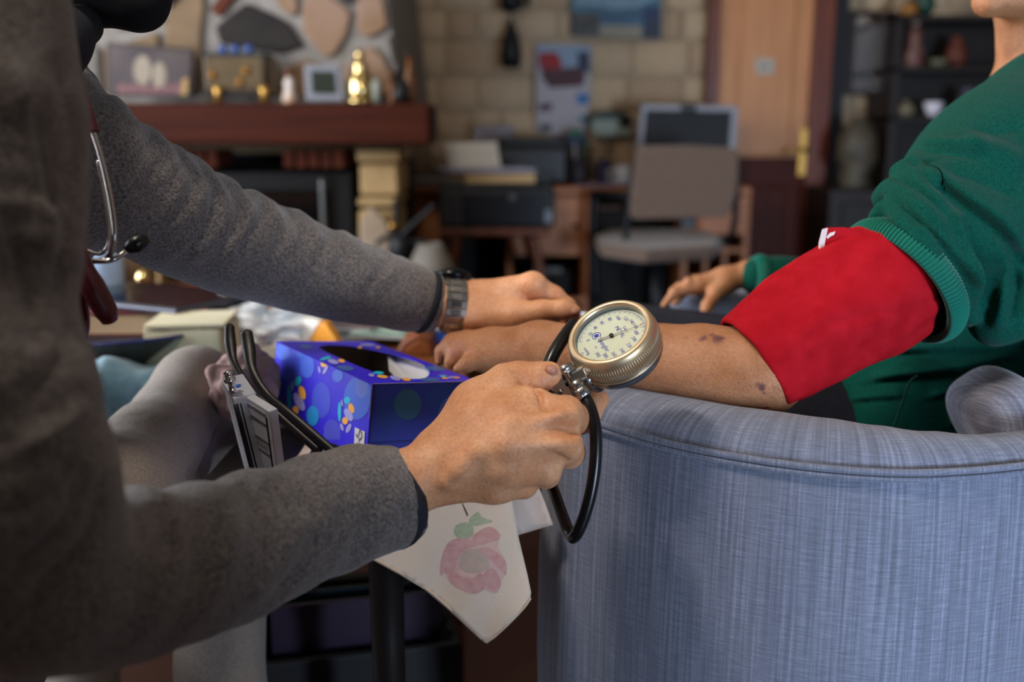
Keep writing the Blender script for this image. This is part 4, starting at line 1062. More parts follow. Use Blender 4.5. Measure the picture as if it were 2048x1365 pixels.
i0 = [BX(ins, ins, ins), BX(La - ins, ins, ins), BX(La - ins, Lc - ins, ins), BX(ins, Lc - ins, ins)]; i1 = [p - up * .045 for p in i0]
G().add(i0 + i1, [(0, 4, 5, 1), (1, 5, 6, 2), (2, 6, 7, 3), (3, 7, 4, 0), (4, 7, 6, 5)]).obj('inner_card', m_card, tbx)
# flap line, inner film
g = G(); ce = BX(La * .12, 0, 0)
film = [onplane(u, v, B_ - up * .004, up) for u, v in [(775, 704), (800, 710), (846, 724), (866, 744), (860, 760), (830, 765), (800, 763), (778, 742)]]
fm = sum(film, Vector()) / len(film) - up * .012
V = film + [fm]; n = len(film)
mesh_obj('tissue', V, [(i, (i + 1) % n, n) for i in range(n)], M('tissue_white', '#cfd0d2', .7, sss=0), tbx, smooth=True)
# print
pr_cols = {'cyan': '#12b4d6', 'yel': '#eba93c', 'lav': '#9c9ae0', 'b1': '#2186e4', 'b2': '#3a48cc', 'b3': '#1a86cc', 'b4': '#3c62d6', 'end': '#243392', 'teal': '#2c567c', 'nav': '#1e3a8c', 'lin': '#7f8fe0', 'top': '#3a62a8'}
prints = {k: G() for k in pr_cols}
ORD = {'end': .00015, 'b2': .00025, 'b4': .0003, 'nav': .00025, 'b1': .00035, 'b3': .00035, 'teal': .00035, 'top': .0003, 'lin': .0004, 'cyan': .00045, 'yel': .00045, 'lav': .00045}
nL = -ec; nR = -ea; nT = up
def clip_ok(p): return True
def decal(key, pts, n_):
    pp_ = []
    for u, v in pts:
        q = onplane(u, v, B_ if n_ is not nT else B_, n_)
        a, c, h = (q - B_).dot(ea), (q - B_).dot(ec), -(q - B_).dot(up)
        e_ = .0008
        a = min(max(a, e_), La - e_) if n_ is not nR else 0
        c = min(max(c, e_), Lc - e_) if n_ is not nL else 0
        h = min(max(h, e_), Hb - e_) if n_ is not nT else 0
        pp_.append(BX(a, c, h) + n_ * ORD[key])
    if key == 'lin': prints[key].add(pp_, [list(range(len(pp_)))])
    else: G().add(pp_, [list(range(len(pp_)))]).obj('printed_pebble' if key in ('cyan', 'yel', 'lav') else 'printed_dot', M('print_' + key, pr_cols[key], .4), tbx)
nL.normalize(); nR.normalize()
for k_, u, v, ru, rv, an in (('b1', 556, 767, 8.5, 26, 0), ('b2', 643, 801, 19, 36, 0), ('b3', 626, 832, 12, 20, 0), ('b4', 716, 796, 28, 44, .1), ('b4', 615, 733, 14, 24, 0),
                            ('b4', 676, 752, 11, 13, 0), ('b4', 566, 703, 14, 18, 0), ('b2', 590, 735, 22, 40, .2), ('b4', 602, 708, 9, 11, 0)):
    decal(k_, ell_pts(u, v, ru, rv, 22, an), nL)
for k_, u, v, ru, rv, an in (('cyan', 596.5, 763, 6.5, 10, .3), ('lav', 585, 773, 2.4, 9.5, -.1), ('cyan', 579, 794, 4.2, 24, 0), ('yel', 605, 786, 6.5, 14, -.25), ('lav', 599, 804, 8, 20, -.5), ('yel', 591.5, 821, 6.5, 9, -.1),
                            ('cyan', 695, 801, 6, 7, .3), ('lav', 684.8, 807, 1.8, 7, -.1), ('cyan', 680, 824, 3.2, 20, 0), ('yel', 703.5, 817, 5.5, 10, -.3), ('lav', 698, 830, 7, 14, -.5), ('yel', 691, 842, 5.8, 7.5, 0), ('lav', 684.5, 854.5, 3, 8, -.3), ('lav', 698, 857, 4.2, 10, .45),
                            ('yel', 648, 729, 6, 6, 0), ('lav', 639.5, 740, 2.4, 7, -.2), ('lav', 651.5, 740, 3, 10, .5)):
    decal(k_, ell_pts(u, v, ru, rv, 18, an), nL)
for i in range(14):
    u = 713 + i * 1.7; hgt = 20 * math.sqrt(max(0, 1 - ((u - 724) / 13) ** 2))
    decal('lin', [(u, 757 + (u - 711) * .45), (u + .6, 757 + (u - 711) * .45), (u + .7, 776 + hgt), (u, 776 + hgt)], nL)
for i in range(9):
    u = 650 + i * 3.6; hgt = 22 * math.sqrt(max(0, 1 - ((u - 664) / 16) ** 2))
    decal('lin', [(u, 862 - hgt), (u + .9, 862 - hgt), (u + 1, 880), (u, 880)], nL)
for k_, u, v, ru, rv, an in (('lav', 666, 724.5, 11, 4.5, .25), ('yel', 683, 723, 7, 3.6, .2), ('cyan', 651, 718, 12, 3, -.25), ('cyan', 757, 747, 11, 3, .05), ('yel', 765, 754.5, 11, 3.2, .12), ('lav', 743, 751.5, 6, 3, .1), ('lav', 790, 757.5, 11, 4, .3), ('yel', 812.5, 760.3, 9, 3, .15),
                            ('cyan', 580.5 + 305, 753.5, 8, 1.8, 0), ('yel', 889, 757.5, 6, 1.8, .1), ('lav', 902, 756, 9, 1.8, -.1), ('yel', 912, 756.5, 8, 1.6, 0), ('yel', 720, 696, 5, 2.2, 0), ('yel', 756, 696, 5, 2.2, 0),
                            ('top', 690, 737, 18, 5, .1), ('top', 860, 760, 20, 4, 0), ('top', 870, 738, 20, 5, .1), ('top', 612, 694, 14, 4, .1), ('lav', 735, 691, 16, 2.5, .05)):
    decal(k_, ell_pts(u, v, ru, rv, 18, an), nT)
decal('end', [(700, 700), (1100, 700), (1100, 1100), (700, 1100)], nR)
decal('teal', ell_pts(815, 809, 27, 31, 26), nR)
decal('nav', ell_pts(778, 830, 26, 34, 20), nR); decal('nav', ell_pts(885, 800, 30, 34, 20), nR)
for i in range(14):
    v = 794 + i * 4.6; hw = 34 * math.sqrt(max(0, 1 - ((v - 832) / 42) ** 2))
    if hw > 4: decal('lin', [(910 - hw, v), (910 + hw * .7, v - .8), (910 + hw * .7, v + .4), (910 - hw, v + 1.2)], nR)
tag(prints['lin'].obj('hatch_lines', M('print_lin', pr_cols['lin'], .4), tbx), kind='stuff')
lab = [onplane(u, v, B_, nL) + nL * .0006 for u, v in [(711, 855), (731, 864), (729, 899), (709, 893)]]
G().add(lab, [(0, 1, 2, 3)]).obj('white_label', M('label_white', '#d2d0d6', .4), tbx)
lx = (lab[1] - lab[0]); wl_ = lx.length; lx.normalize(); ly = (lab[0] - lab[3]).normalized(); lc = sum(lab, Vector()) / 4
V, Fs = text_geo('FSC', .0038 * 1.15)
g = G(); g.add([lc - ly * .0052 + lx * v.x * .95 + ly * v.y + nL * .0003 for v in V], Fs)
def lpt(x, y): return lc + lx * x * wl_ * .5 + ly * (y * .0085) + nL * .0006
g.tube([lpt(-.55, .35), lpt(-.3, .05), lpt(-.05, .5), lpt(.15, .95), lpt(.5, .6), lpt(.5, .2), lpt(.2, 0), lpt(.0, .05)], .00035, n=6)
g.tube([lpt(.1, .0), lpt(.1, -.3)], .0004, n=6)
g.obj('print_label', M('label_ink', '#23264a', .5), tbx)
g = G(); e0 = BX(0, .002, .052) + nR * .0005; e1 = BX(0, Lc, .052) + nR * .0005
g.tube([e0, e1], .0004, n=6); g.tube([BX(0, .0015, .0) + nR * .0004, BX(0, .0015, .052) + nR * .0004, BX(0, .0035, .054) + nR * .0004], .0005, n=6)
g.obj('flap_seam', M('seam_dark', '#141a4a', .5), tbx)
g = G(); g.tube([BX(.0, .001, -.0002), BX(0, Lc - .001, -.0002)], .0004, n=6); g.tube([BX(0, 0, .001), BX(0, 0, .03)], .0003, n=6)
g.obj('worn_edge', M('worn_card', '#8f8ca0', .7), tbx)

# grey metal instrument box, two hinged halves
m_al = M('anodised_grey', '#c6c8d2', .5, metal=.1, c2='#b8bac4', scale=40)
m_ald = M('ribbed_dark', '#1d1e22', .4, metal=.4)
D0 = .835
ib = thing('instrument_case', R(505, 1005, ZS), 'slim grey metal instrument case standing open beside the eyeglasses', 'case')
def slab(nm, p0, p1, p2, h, mat, par, dn, bev=.0015):
    # p0,p1: front top edge, p2: back top corner next to p1
    ex = p1 - p0; ez = p2 - p1
    dn = dn.normalized()
    return G().prism([p0, p1, p2, p0 + ez], dn * h).obj(nm, mat, par, bevel=bev), dn
s1p = (P(442, 757, D0 - .012), P(467, 797, D0 - .045), P(512, 785, D0 - .02))
o, dn = slab('left_half', *s1p, .105, m_al, ib, P(492, 952, D0 + .015) - P(442, 757, D0 - .012))
s2p = (P(489, 792, D0 - .028), P(538, 823, D0 - .06), P(556, 817, D0 - .052))
o2, dn2 = slab('right_half', *s2p, .105, m_al, ib, P(555, 955, D0 - .03) - P(538, 823, D0 - .06))
# ribbed edge between halves
for k_ in range(3):
    p = P(469 + k_ * 6, 800 - k_ * 2.0, D0 - .044 + k_ * .006)
    G().tube([p + dn * .004, p + dn * .112], .0021, n=8).obj('hinge_rib', m_ald, ib, smooth=True)
f0, f1, _ = s2p; fx = (f1 - f0).normalized(); fn_ = fx.cross(dn2); 
if fn_.dot(CAM - f0) < 0: fn_ = -fn_
fw = (f1 - f0).length
def fp_(a, b): return f0 + fx * a * fw + dn2 * b + fn_ * .0004
G().tube([fp_(.86, .008), fp_(.86, .062)], .0007, n=6).obj('slot', m_ald, ib)
G().tube([fp_(.02, .016), fp_(.84, .016)], .0004, n=6).obj('groove', m_ald, ib)
G().tube([fp_(.02, .005), fp_(.84, .005)], .0006, n=6).obj('edge_line', M('bright_edge', '#c8cad0', .25, metal=.8), ib)
V, Fs = text_geo('INDEPENDANT', .0042)
g = G(); tc_ = fp_(.48, .0395)
wt = max(v.x for v in V) - min(v.x for v in V)
g.add([tc_ + fx * (v.x / wt * fw * .66) - dn2 * (v.y * 1.9) + fn_ * .0003 for v in V], Fs)
g.tube([fp_(.16, .0335), fp_(.84, .0335)], .0003, n=6); g.tube([fp_(.16, .0455), fp_(.84, .0455)], .0003, n=6)
g.obj('lettering', M('ink_black', '#1c1d22', .5), ib)
kp = P(466, 786, D0 - .04)
m_chr = M('chrome', '#d6d8dc', .12, metal=1.0)
G().lathe([(.0035, 0), (.0025, .003), (.0022, .008), (.0045, .0095), (.005, .012), (.003, .013), (.0028, .016), (.0042, .0175), (0, .019)], kp, -dn, n=18).obj('screw_knob', m_chr, ib, smooth=True)
G().lathe([(.003, 0), (.003, .001), (0, .0012)], P(461, 763, D0 - .018), -dn, n=14).obj('screw_head', m_chr, ib, smooth=True)
G().lathe([(.0022, 0), (.0022, .0015), (0, .002)], P(477, 774, D0 - .03), -dn, n=12).obj('blue_stud', M('stud_blue', '#2a5fb4', .3), ib, smooth=True)
# eyeglasses
m_tort = M('dark_acetate', '#0c0a0a', .38, c2='#1a110c', scale=60, spec=.35)
eg = thing('eyeglasses', R(690, 930, ZS), 'dark rimmed eyeglasses propped with temples pointing up', 'eyeglasses')
fl = (CZ, .45)
t1_ = [P(458, 650, .90), P(459, 656, .90), P(461, 690, .895), P(470, 730, .885), P(500, 775, .87), P(545, 820, .855), P(640, 905, .835)]
G().tube(t1_, [.0016, .0046, .0054, .0036, .0030, .0034, .0036], n=12, sub=8, flat=fl).obj('temple', m_tort, eg, smooth=True)
t2_ = [P(491, 661, .885), P(493, 668, .885), P(498, 700, .88), P(506, 745, .87), P(535, 790, .86), P(590, 838, .845), P(690, 925, .825)]
G().tube(t2_, [.0018, .0056, .0060, .0044, .0036, .0042, .0042], n=12, sub=8, flat=fl).obj('temple', m_tort, eg, smooth=True)
def rim(cu, cv, ru, rv, d, an):
    pts = [P(u, v, d + (v - cv) * .0001) for u, v in ell_pts(cu, cv, ru, rv, 22, an)]
    g = G(); g.tube(pts + [pts[0]], .0028, n=8, sub=2); o = g.obj('rim', m_tort, eg, smooth=True)
    G().add(pts, [list(range(len(pts)))]).obj('lens', M('clear_lens', '#e8eef0', .03, trans=.9, alpha=.25), eg)
rim(662, 925, 40, 30, .842, .5); rim(752, 948, 40, 28, .845, .4)
G().tube([P(696, 920, .842), P(706, 916, .842), P(716, 930, .845)], .0026, n=8).obj('bridge', m_tort, eg, smooth=True)
for u, v in ((690, 930), (722, 940)): G().lathe([(0, -.002), (.004, 0), (0, .002)], P(u, v, .842), CZ, n=10).obj('nose_pad', M('clear_pad', '#c8c8c0', .2, alpha=.6), eg, smooth=True)
# crumpled pink cloth
pc = crumple('pink_tissue', P(488, 760, .99) - Vector((0, 0, .008)), (.034, .03, .040), 11, .30, M('dusty_pink', '#9a7a74', .85, c2='#ab8d88', scale=30), None)
tag(pc, 'crumpled dusty pink paper napkin behind the instrument case', 'napkin')
pw = crumple('white_tissue', P(1158, 646, 1.10), (.018, .014, .012), 21, .3, M('tissue_white2', '#c4c8d2', .7), None, 4)
tag(pw, 'crumpled white tissue on the navy lap behind the gauge', 'tissue')
# flowered napkin hanging from the pedestal table
from mathutils.geometry import delaunay_2d_cdt
def in_poly(x, y, pl):
    c = False; j = len(pl) - 1
    for i in range(len(pl)):
        if (pl[i][1] > y) != (pl[j][1] > y) and x < (pl[j][0] - pl[i][0]) * (y - pl[i][1]) / (pl[j][1] - pl[i][1]) + pl[i][0]: c = not c
        j = i
    return c
def napy(u, v): 
    t = max(0, (v - 985) / 300)
    return .793 - .004 * t - .007 * t * math.sin((u - v * .35) * .022 + .6) - .0025 * math.sin(u * .05 + v * .02) * t
def cloth(name, pl, fy, mat, par, step=12, th=.0009):
    us = [p[0] for p in pl]; vs = [p[1] for p in pl]
    pts = []; dens = []
    for i in range(len(pl)):
        a, b = pl[i], pl[(i + 1) % len(pl)]; n = max(1, int(math.hypot(b[0] - a[0], b[1] - a[1]) / step))
        for k in range(n): dens.append((a[0] + (b[0] - a[0]) * k / n, a[1] + (b[1] - a[1]) * k / n))
    nb = len(dens); pts = list(dens)
    v = min(vs)
    while v < max(vs):
        u = min(us)
        while u < max(us):
            if in_poly(u, v, pl) and min(math.hypot(u - a[0], v - a[1]) for a in dens) > step * .6: pts.append((u, v))
            u += step
        v += step
    r = delaunay_2d_cdt([Vector(p) for p in pts], [], [list(range(nb))], 1, 1e-4)
    V = [Q(p[0], p[1], fy(p[0], p[1])) for p in r[0]]
    return mesh_obj(name, V, [list(f) for f in r[2]], mat, par, smooth=True, solid=th)
nk = thing('flowered_napkin', Vector((-.09, .80, ZS)), 'cream cotton napkin with a printed pink rose hanging off the pedestal table', 'napkin')
m_nap = M('napkin_cotton', '#c4b09c', .9, c2='#d0bdab', scale=9, bump=.25, bscale=900)
flap = [(690, 985), (1012, 972), (1022, 990), (1038, 1080), (1055, 1150), (1062, 1185), (1060, 1200), (1045, 1222), (1010, 1258), (975, 1287), (960, 1278), (900, 1222), (850, 1180), (800, 1150), (745, 1120), (700, 1090)]
cloth('hanging_corner', flap, napy, m_nap, nk)
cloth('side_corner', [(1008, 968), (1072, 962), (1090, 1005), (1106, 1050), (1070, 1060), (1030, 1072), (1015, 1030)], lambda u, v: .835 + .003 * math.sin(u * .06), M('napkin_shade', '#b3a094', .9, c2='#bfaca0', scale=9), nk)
G().prism(rrect(-.20, .797, .0, .96, .01, ZS + .0005), (0, 0, .0012)).obj('flat_part', m_nap, nk)
# hem along the free edges
hem = [(745, 1120), (800, 1150), (850, 1180), (900, 1222), (960, 1278), (975, 1286), (1010, 1257), (1045, 1221), (1060, 1200)]
G().tube([Q(u + 1, v - 3, napy(u, v) - .0004) for u, v in hem], .0011, n=6, sub=3).obj('hem', M('hem_cream', '#c0a890', .9), nk, smooth=True)
def flower(key, polys, col, col2, lift=.0012):
    for pl in polys:
        pp_, _ = resample([Vector((a, b, 0)) for a, b in [pl[-1]] + pl + [pl[0], pl[1]]], 1, 4)
        pp_ = [(p.x, p.y) for p in pp_[4:-4]]
        if math.hypot(pp_[0][0] - pp_[-1][0], pp_[0][1] - pp_[-1][1]) < .5: pp_ = pp_[:-1]
        cloth(key, pp_, lambda u, v: napy(u, v) - lift, M(key + '_ink', col, .9, c2=col2, scale=150, lo=.3, hi=.7), nk, step=9, th=0)
flower('rose_wash', [[(880, 1150), (886, 1112), (900, 1085), (930, 1078), (958, 1064), (982, 1056), (1000, 1070), (996, 1092), (1012, 1126), (1010, 1150), (1000, 1165), (990, 1188), (965, 1180), (940, 1190), (912, 1172), (894, 1158)]], '#c09a92', '#c8aaa0', .0010)
flower('print_rose', [[(880, 1150), (884, 1115), (896, 1088), (915, 1078), (940, 1080), (952, 1092), (930, 1098), (915, 1118), (908, 1140), (896, 1150), (888, 1146)],
                     [(896, 1156), (910, 1142), (920, 1152), (945, 1158), (962, 1148), (972, 1160), (966, 1180), (948, 1188), (925, 1182), (906, 1172)],
                     [(968, 1150), (985, 1138), (1000, 1156), (1001, 1172), (992, 1186), (980, 1178), (970, 1170)],
                     [(945, 1080), (958, 1064), (978, 1055), (992, 1060), (1000, 1070), (994, 1080), (972, 1086), (958, 1090)],
                     [(958, 1098), (980, 1098), (1000, 1110), (1012, 1126), (1011, 1150), (1000, 1140), (985, 1124), (968, 1112)]], '#b88480', '#c09a94')
flower('print_rose_heart', [[(918, 1120), (934, 1102), (956, 1100), (974, 1118), (978, 1134), (960, 1144), (940, 1146), (924, 1140)]], '#a8988a', '#b89e92')
flower('print_leaves', [[(908, 1062), (915, 1050), (935, 1046), (945, 1052), (945, 1070), (928, 1078), (912, 1074)], [(938, 1042), (955, 1025), (965, 1035), (985, 1043), (965, 1048), (948, 1052)]], '#8f9a7c', '#a4a68c')
flower('print_stem', [[(924, 1008), (926, 1008), (936, 1029), (933, 1031)]], '#4c4638', '#5a5444')
# ================================================================== tub armchair
def linen(name, a, b, c, warm=0.0):
    m = bpy.data.materials.new(name); m.use_nodes = True; nt = m.node_tree; bs = nt.nodes['Principled BSDF']
    bs.inputs['Roughness'].default_value = .85; bs.inputs['Specular IOR Level'].default_value = .25
    bs.inputs['Sheen Weight'].default_value = .25
    uv = nt.nodes.new('ShaderNodeUVMap')
    def nz(sx, sy, sc, det=3):
        mp = nt.nodes.new('ShaderNodeMapping'); mp.inputs['Scale'].default_value = (sx, sy, 1); nt.links.new(uv.outputs[0], mp.inputs[0])
        n = nt.nodes.new('ShaderNodeTexNoise'); n.inputs['Scale'].default_value = sc; n.inputs['Detail'].default_value = det
        nt.links.new(mp.outputs[0], n.inputs['Vector']); return n.outputs['Fac']
    def mix(f0, f1, w_):
        x = nt.nodes.new('ShaderNodeMath'); x.operation = 'MULTIPLY'; nt.links.new(f0, x.inputs[0]); x.inputs[1].default_value = 1 - w_
        y = nt.nodes.new('ShaderNodeMath'); y.operation = 'MULTIPLY_ADD'; nt.links.new(f1, y.inputs[0]); y.inputs[1].default_value = w_; nt.links.new(x.outputs[0], y.inputs[2]); return y.outputs[0]
    streak = nz(330, 7, 1.0, 4); cross = nz(60, 600, 1.0, 3); fine = nz(1300, 1300, 1.0, 1)
    f = mix(mix(streak, cross, .35), fine, .22)
    r = nt.nodes.new('ShaderNodeValToRGB'); e = r.color_ramp.elements
    e[0].position = .36; e[0].color = C(a); e[1].position = .66; e[1].color = C(c)
    e2 = r.color_ramp.elements.new(.5); e2.color = C(b)
    nt.links.new(f, r.inputs[0]); nt.links.new(r.outputs[0], bs.inputs['Base Color'])
    wv = nt.nodes.new('ShaderNodeTexWave'); 
    bp = nt.nodes.new('ShaderNodeBump'); bp.inputs['Strength'].default_value = .5; bp.inputs['Distance'].default_value = .0006
    nt.links.new(f, bp.inputs['Height']); nt.links.new(bp.outputs[0], bs.inputs['Normal'])
    nt.nodes.remove(wv)
    return m
m_lin = linen('grey_linen', '#585d6c', '#6d7386', '#8f95aa')
ZA = .67
ar = thing('tub_armchair', (.33, 1.1, 0), 'grey linen tub armchair with piped armrest', 'armchair')
near = [R(1200, 850, ZA), R(1350, 892, ZA), R(1500, 921, ZA), R(1650, 940, ZA), R(1800, 949, ZA), R(1930, 945, ZA), R(2048, 934, ZA)]
plan = [Vector((.058, .975, 0)), Vector((.034, .93, 0)), Vector((.044, .87, 0))] + [Vector((p.x, p.y, 0)) for p in near] + [Vector((.48, .745, 0)), Vector((.57, .83, 0)), Vector((.63, .96, 0)), Vector((.65, 1.12, 0)), Vector((.62, 1.28, 0)), Vector((.54, 1.40, 0)), Vector((.44, 1.455, 0)), Vector((.33, 1.47, 0)), Vector((.245, 1.455, 0)), Vector((.225, 1.42, 0))]
pl_, wv_ = resample(plan, [.55, .8, 1, 1, 1.05, 1.08, 1.05, .95, .8, .65, .7, .9, 1, 1.1, 1.1, 1, 1, 1, .9, .7], 8)
_, hz_ = resample(plan, [0] * 10 + [.0, .02, .06, .08, .06, .02, .0, .0, 0, 0], 8)
prof = [(.02, .07), (-.004, .2), (-.010, .42), (-.004, .60), (0, ZA), (.010, ZA + .012), (.028, ZA + .021), (.050, ZA + .024), (.074, ZA + .019), (.094, ZA + .004), (.106, ZA - .03), (.112, ZA - .09), (.112, .36)]
V = []; UV = []; acc = 0; np_ = len(prof)
for i, p in enumerate(pl_):
    t = (pl_[min(i + 1, len(pl_) - 1)] - pl_[max(i - 1, 0)]).normalized()
    nrm = Vector((-t.y, t.x, 0))
    if i: acc += (p - pl_[i - 1]).length
    L = 0; prev = None
    for j, (o_, z_) in enumerate(prof):
        w_ = wv_[i] if o_ > 0 and j >= 4 else 1
        zz = z_ + hz_[i] * max(0, (z_ - .07) / (ZA - .07) if j < 11 else 0)
        if j >= 5 and j < 11: zz = ZA + hz_[i] + (z_ - ZA) * (w_ if z_ > ZA else 1)
        q = p + nrm * (o_ * w_) + Vector((0, 0, zz)); V.append(q)
        if prev is not None: L += (q - prev).length
        prev = q; UV.append((acc, L))
Fs = []
for i in range(len(pl_) - 1):
    for j in range(np_ - 1): Fs.append((i * np_ + j, (i + 1) * np_ + j, (i + 1) * np_ + j + 1, i * np_ + j + 1))
Fs.append([j for j in range(np_)]); Fs.append([(len(pl_) - 1) * np_ + j for j in range(np_)][::-1])
mesh_obj('shell', V, Fs, m_lin, ar, smooth=True, uv=UV, subd=1)
pipe = [V[i * np_ + 4] + Vector((0, 0, 0)) for i in range(len(pl_))]
for dz_, r_ in ((.0018, .0028), (-.0036, .0022)):
    g = G(); off = []
    for i, p in enumerate(pipe):
        t = (pipe[min(i + 1, len(pipe) - 1)] - pipe[max(i - 1, 0)]).normalized(); nrm = Vector((-t.y, t.x, 0)); off.append(p - nrm * .0018 + Vector((0, 0, dz_)))
    g.tube(off, r_, n=8, sub=1)
    uvv = []
    n_ = 8
    for i in range(len(off)): uvv += [(i * .01, k_ * .002) for k_ in range(n_)]
    mesh_obj('piping', g.V, g.F, m_lin, ar, smooth=True, uv=uvv)
sc_ = G().prism(rrect(.10, .90, .56, 1.34, .06, .30), (0, 0, .13))
mesh_obj('seat_cushion', sc_.V, sc_.F, m_lin, ar, bevel=.03, uv=[(v.x, v.y + v.z) for v in sc_.V])
for x_, y_ in ((.12, .92), (.52, .84), (.56, 1.36), (.28, 1.40)):
    G().lathe([(.014, 0), (.02, .07), (.024, .09)], (x_, y_, 0), n=14).obj('leg', m_ped, ar, smooth=True)
# back cushion
m_lin2 = linen('blue_grey_linen', '#5c5f6e', '#7a7e90', '#a4a8b8')
bm = bmesh.new(); bmesh.ops.create_uvsphere(bm, u_segments=40, v_segments=24, radius=1)
Rm = Matrix.Rotation(math.radians(-35), 3, 'Y')
cc = P(2085, 905, .85)
V = []; UV = []
for v in bm.verts:
    p = v.co.copy(); s = Vector([math.copysign(abs(c) ** .65, c) for c in p])
    s = Vector((s.x * .036, s.y * .06, s.z * .062)); V.append(cc + Vector((.0, .05, .0)) + Rm @ s); UV.append((V[-1].x * .8 + V[-1].y * .3, V[-1].z))
Fs = [[x.index for x in f.verts] for f in bm.faces]; bm.free()
o = mesh_obj('back_cushion', V, Fs, m_lin2, None, smooth=True, uv=UV)
tag(o, 'blue grey linen cushion wedged behind the green sweater', 'cushion')
# ================================================================== people
def skin(name, c, c2, spots=(), rough=.5, bump=.35, bs=260, c3=None):
    m = bpy.data.materials.new(name); m.use_nodes = True; nt = m.node_tree; b = nt.nodes['Principled BSDF']
    b.inputs['Roughness'].default_value = rough; b.inputs['Specular IOR Level'].default_value = .35
    b.inputs['Subsurface Weight'].default_value = .25; b.inputs['Subsurface Radius'].default_value = (.005, .0018, .001); b.inputs['Subsurface Scale'].default_value = 1.0
    geo = nt.nodes.new('ShaderNodeNewGeometry'); pos = geo.outputs['Position']
    def nz(sc, det, st=None):
        n = nt.nodes.new('ShaderNodeTexNoise'); n.inputs['Scale'].default_value = sc; n.inputs['Detail'].default_value = det
        if st:
            mp = nt.nodes.new('ShaderNodeMapping'); mp.inputs['Scale'].default_value = st; nt.links.new(pos, mp.inputs[0]); nt.links.new(mp.outputs[0], n.inputs['Vector'])
        else: nt.links.new(pos, n.inputs['Vector'])
        return n.outputs['Fac']
    n1 = nz(38, 5); r = nt.nodes.new('ShaderNodeValToRGB'); r.color_ramp.elements[0].position = .32; r.color_ramp.elements[1].position = .68
    r.color_ramp.elements[0].color = C(c); r.color_ramp.elements[1].color = C(c2); nt.links.new(n1, r.inputs[0])
    col = r.outputs[0]
    n2 = nz(420, 3); mx = nt.nodes.new('ShaderNodeMix'); mx.data_type = 'RGBA'; mx.blend_type = 'MULTIPLY'; mx.inputs['Factor'].default_value = .35
    rr = nt.nodes.new('ShaderNodeValToRGB'); rr.color_ramp.elements[0].position = .3; rr.color_ramp.elements[0].color = (.55, .48, .44, 1); rr.color_ramp.elements[1].position = .6; rr.color_ramp.elements[1].color = (1.1, 1.08, 1.06, 1)
    nt.links.new(n2, rr.inputs[0]); nt.links.new(col, mx.inputs['A']); nt.links.new(rr.outputs[0], mx.inputs['B']); col = mx.outputs['Result']
    wob = nz(160, 3)
    for p, rad, cc, hard in spots:
        d = nt.nodes.new('ShaderNodeVectorMath'); d.operation = 'DISTANCE'; nt.links.new(pos, d.inputs[0]); d.inputs[1].default_value = tuple(p)
        w_ = nt.nodes.new('ShaderNodeMath'); w_.operation = 'MULTIPLY_ADD'; nt.links.new(wob, w_.inputs[0]); w_.inputs[1].default_value = rad * 1.2; nt.links.new(d.outputs['Value'], w_.inputs[2])
        mr = nt.nodes.new('ShaderNodeMapRange'); nt.links.new(w_.outputs[0], mr.inputs[0]); mr.inputs[1].default_value = rad * (1.6 - .6 * (1 - hard)); mr.inputs[2].default_value = rad * 1.6 * (1 - .5 * (1 - hard)) - rad * .9 * (1.4 - hard); mr.inputs[3].default_value = 0; mr.inputs[4].default_value = .85
        x = nt.nodes.new('ShaderNodeMix'); x.data_type = 'RGBA'; nt.links.new(mr.outputs[0], x.inputs['Factor']); nt.links.new(col, x.inputs['A']); x.inputs['B'].default_value = C(cc); col = x.outputs['Result']
    nt.links.new(col, b.inputs['Base Color'])
    vo = nt.nodes.new('ShaderNodeTexVoronoi'); vo.inputs['Scale'].default_value = bs * 2.2; nt.links.new(pos, vo.inputs['Vector'])
    ad = nt.nodes.new('ShaderNodeMath'); ad.operation = 'MULTIPLY_ADD'; nt.links.new(vo.outputs['Distance'], ad.inputs[0]); ad.inputs[1].default_value = .5; nt.links.new(nz(bs, 4), ad.inputs[2])
    bp = nt.nodes.new('ShaderNodeBump'); bp.inputs['Strength'].default_value = bump; bp.inputs['Distance'].default_value = .0012
    nt.links.new(ad.outputs[0], bp.inputs['Height']); nt.links.new(bp.outputs[0], b.inputs['Normal'])
    return m
m_skin1 = skin('warm_skin', '#cc8e64', '#e2aa82')
m_fleece = M('heather_fleece', '#4e4846', .95, c2='#7c7471', scale=420, detail=5, bump=.7, bscale=520, sheen=.35, spec=.12, lo=.34, hi=.66)
m_trim = M('navy_binding_and_shade', '#20222a', .8, bump=.3, bscale=900)
m_trou = M('taupe_twill', '#827770', .9, c2='#94897f', scale=420, detail=3, bump=.4, bscale=700, sheen=.2, stretch=(1, 1, 1))
CUP = CY
def ch(L): return [pr(*q) for q in L]
def tubeP(s, L, **k):
    pp_ = ch(L); s.tube([p for p, _ in pp_], [r for _, r in pp_], **k); return s
def folds(L, base=0.0):
    """L: (s0, amplitude, sigma, skew, cos-weight up, cos-weight side)"""
    def f(S, U, W):
        d = np.zeros_like(S)
        for s0, a, sg, sk, wu, ws in L:
            w_ = np.clip(.45 + .55 * (wu * U + ws * W), 0, 1)
            d = d + a * np.exp(-((S - s0 - sk * U) / sg) ** 2) * w_
        return d
    return f
# ---------------- the person taking the reading
c1 = thing('person', (-.30, .62, 0), 'person in a grey fleece jacket leaning in and holding the pressure gauge', 'person')
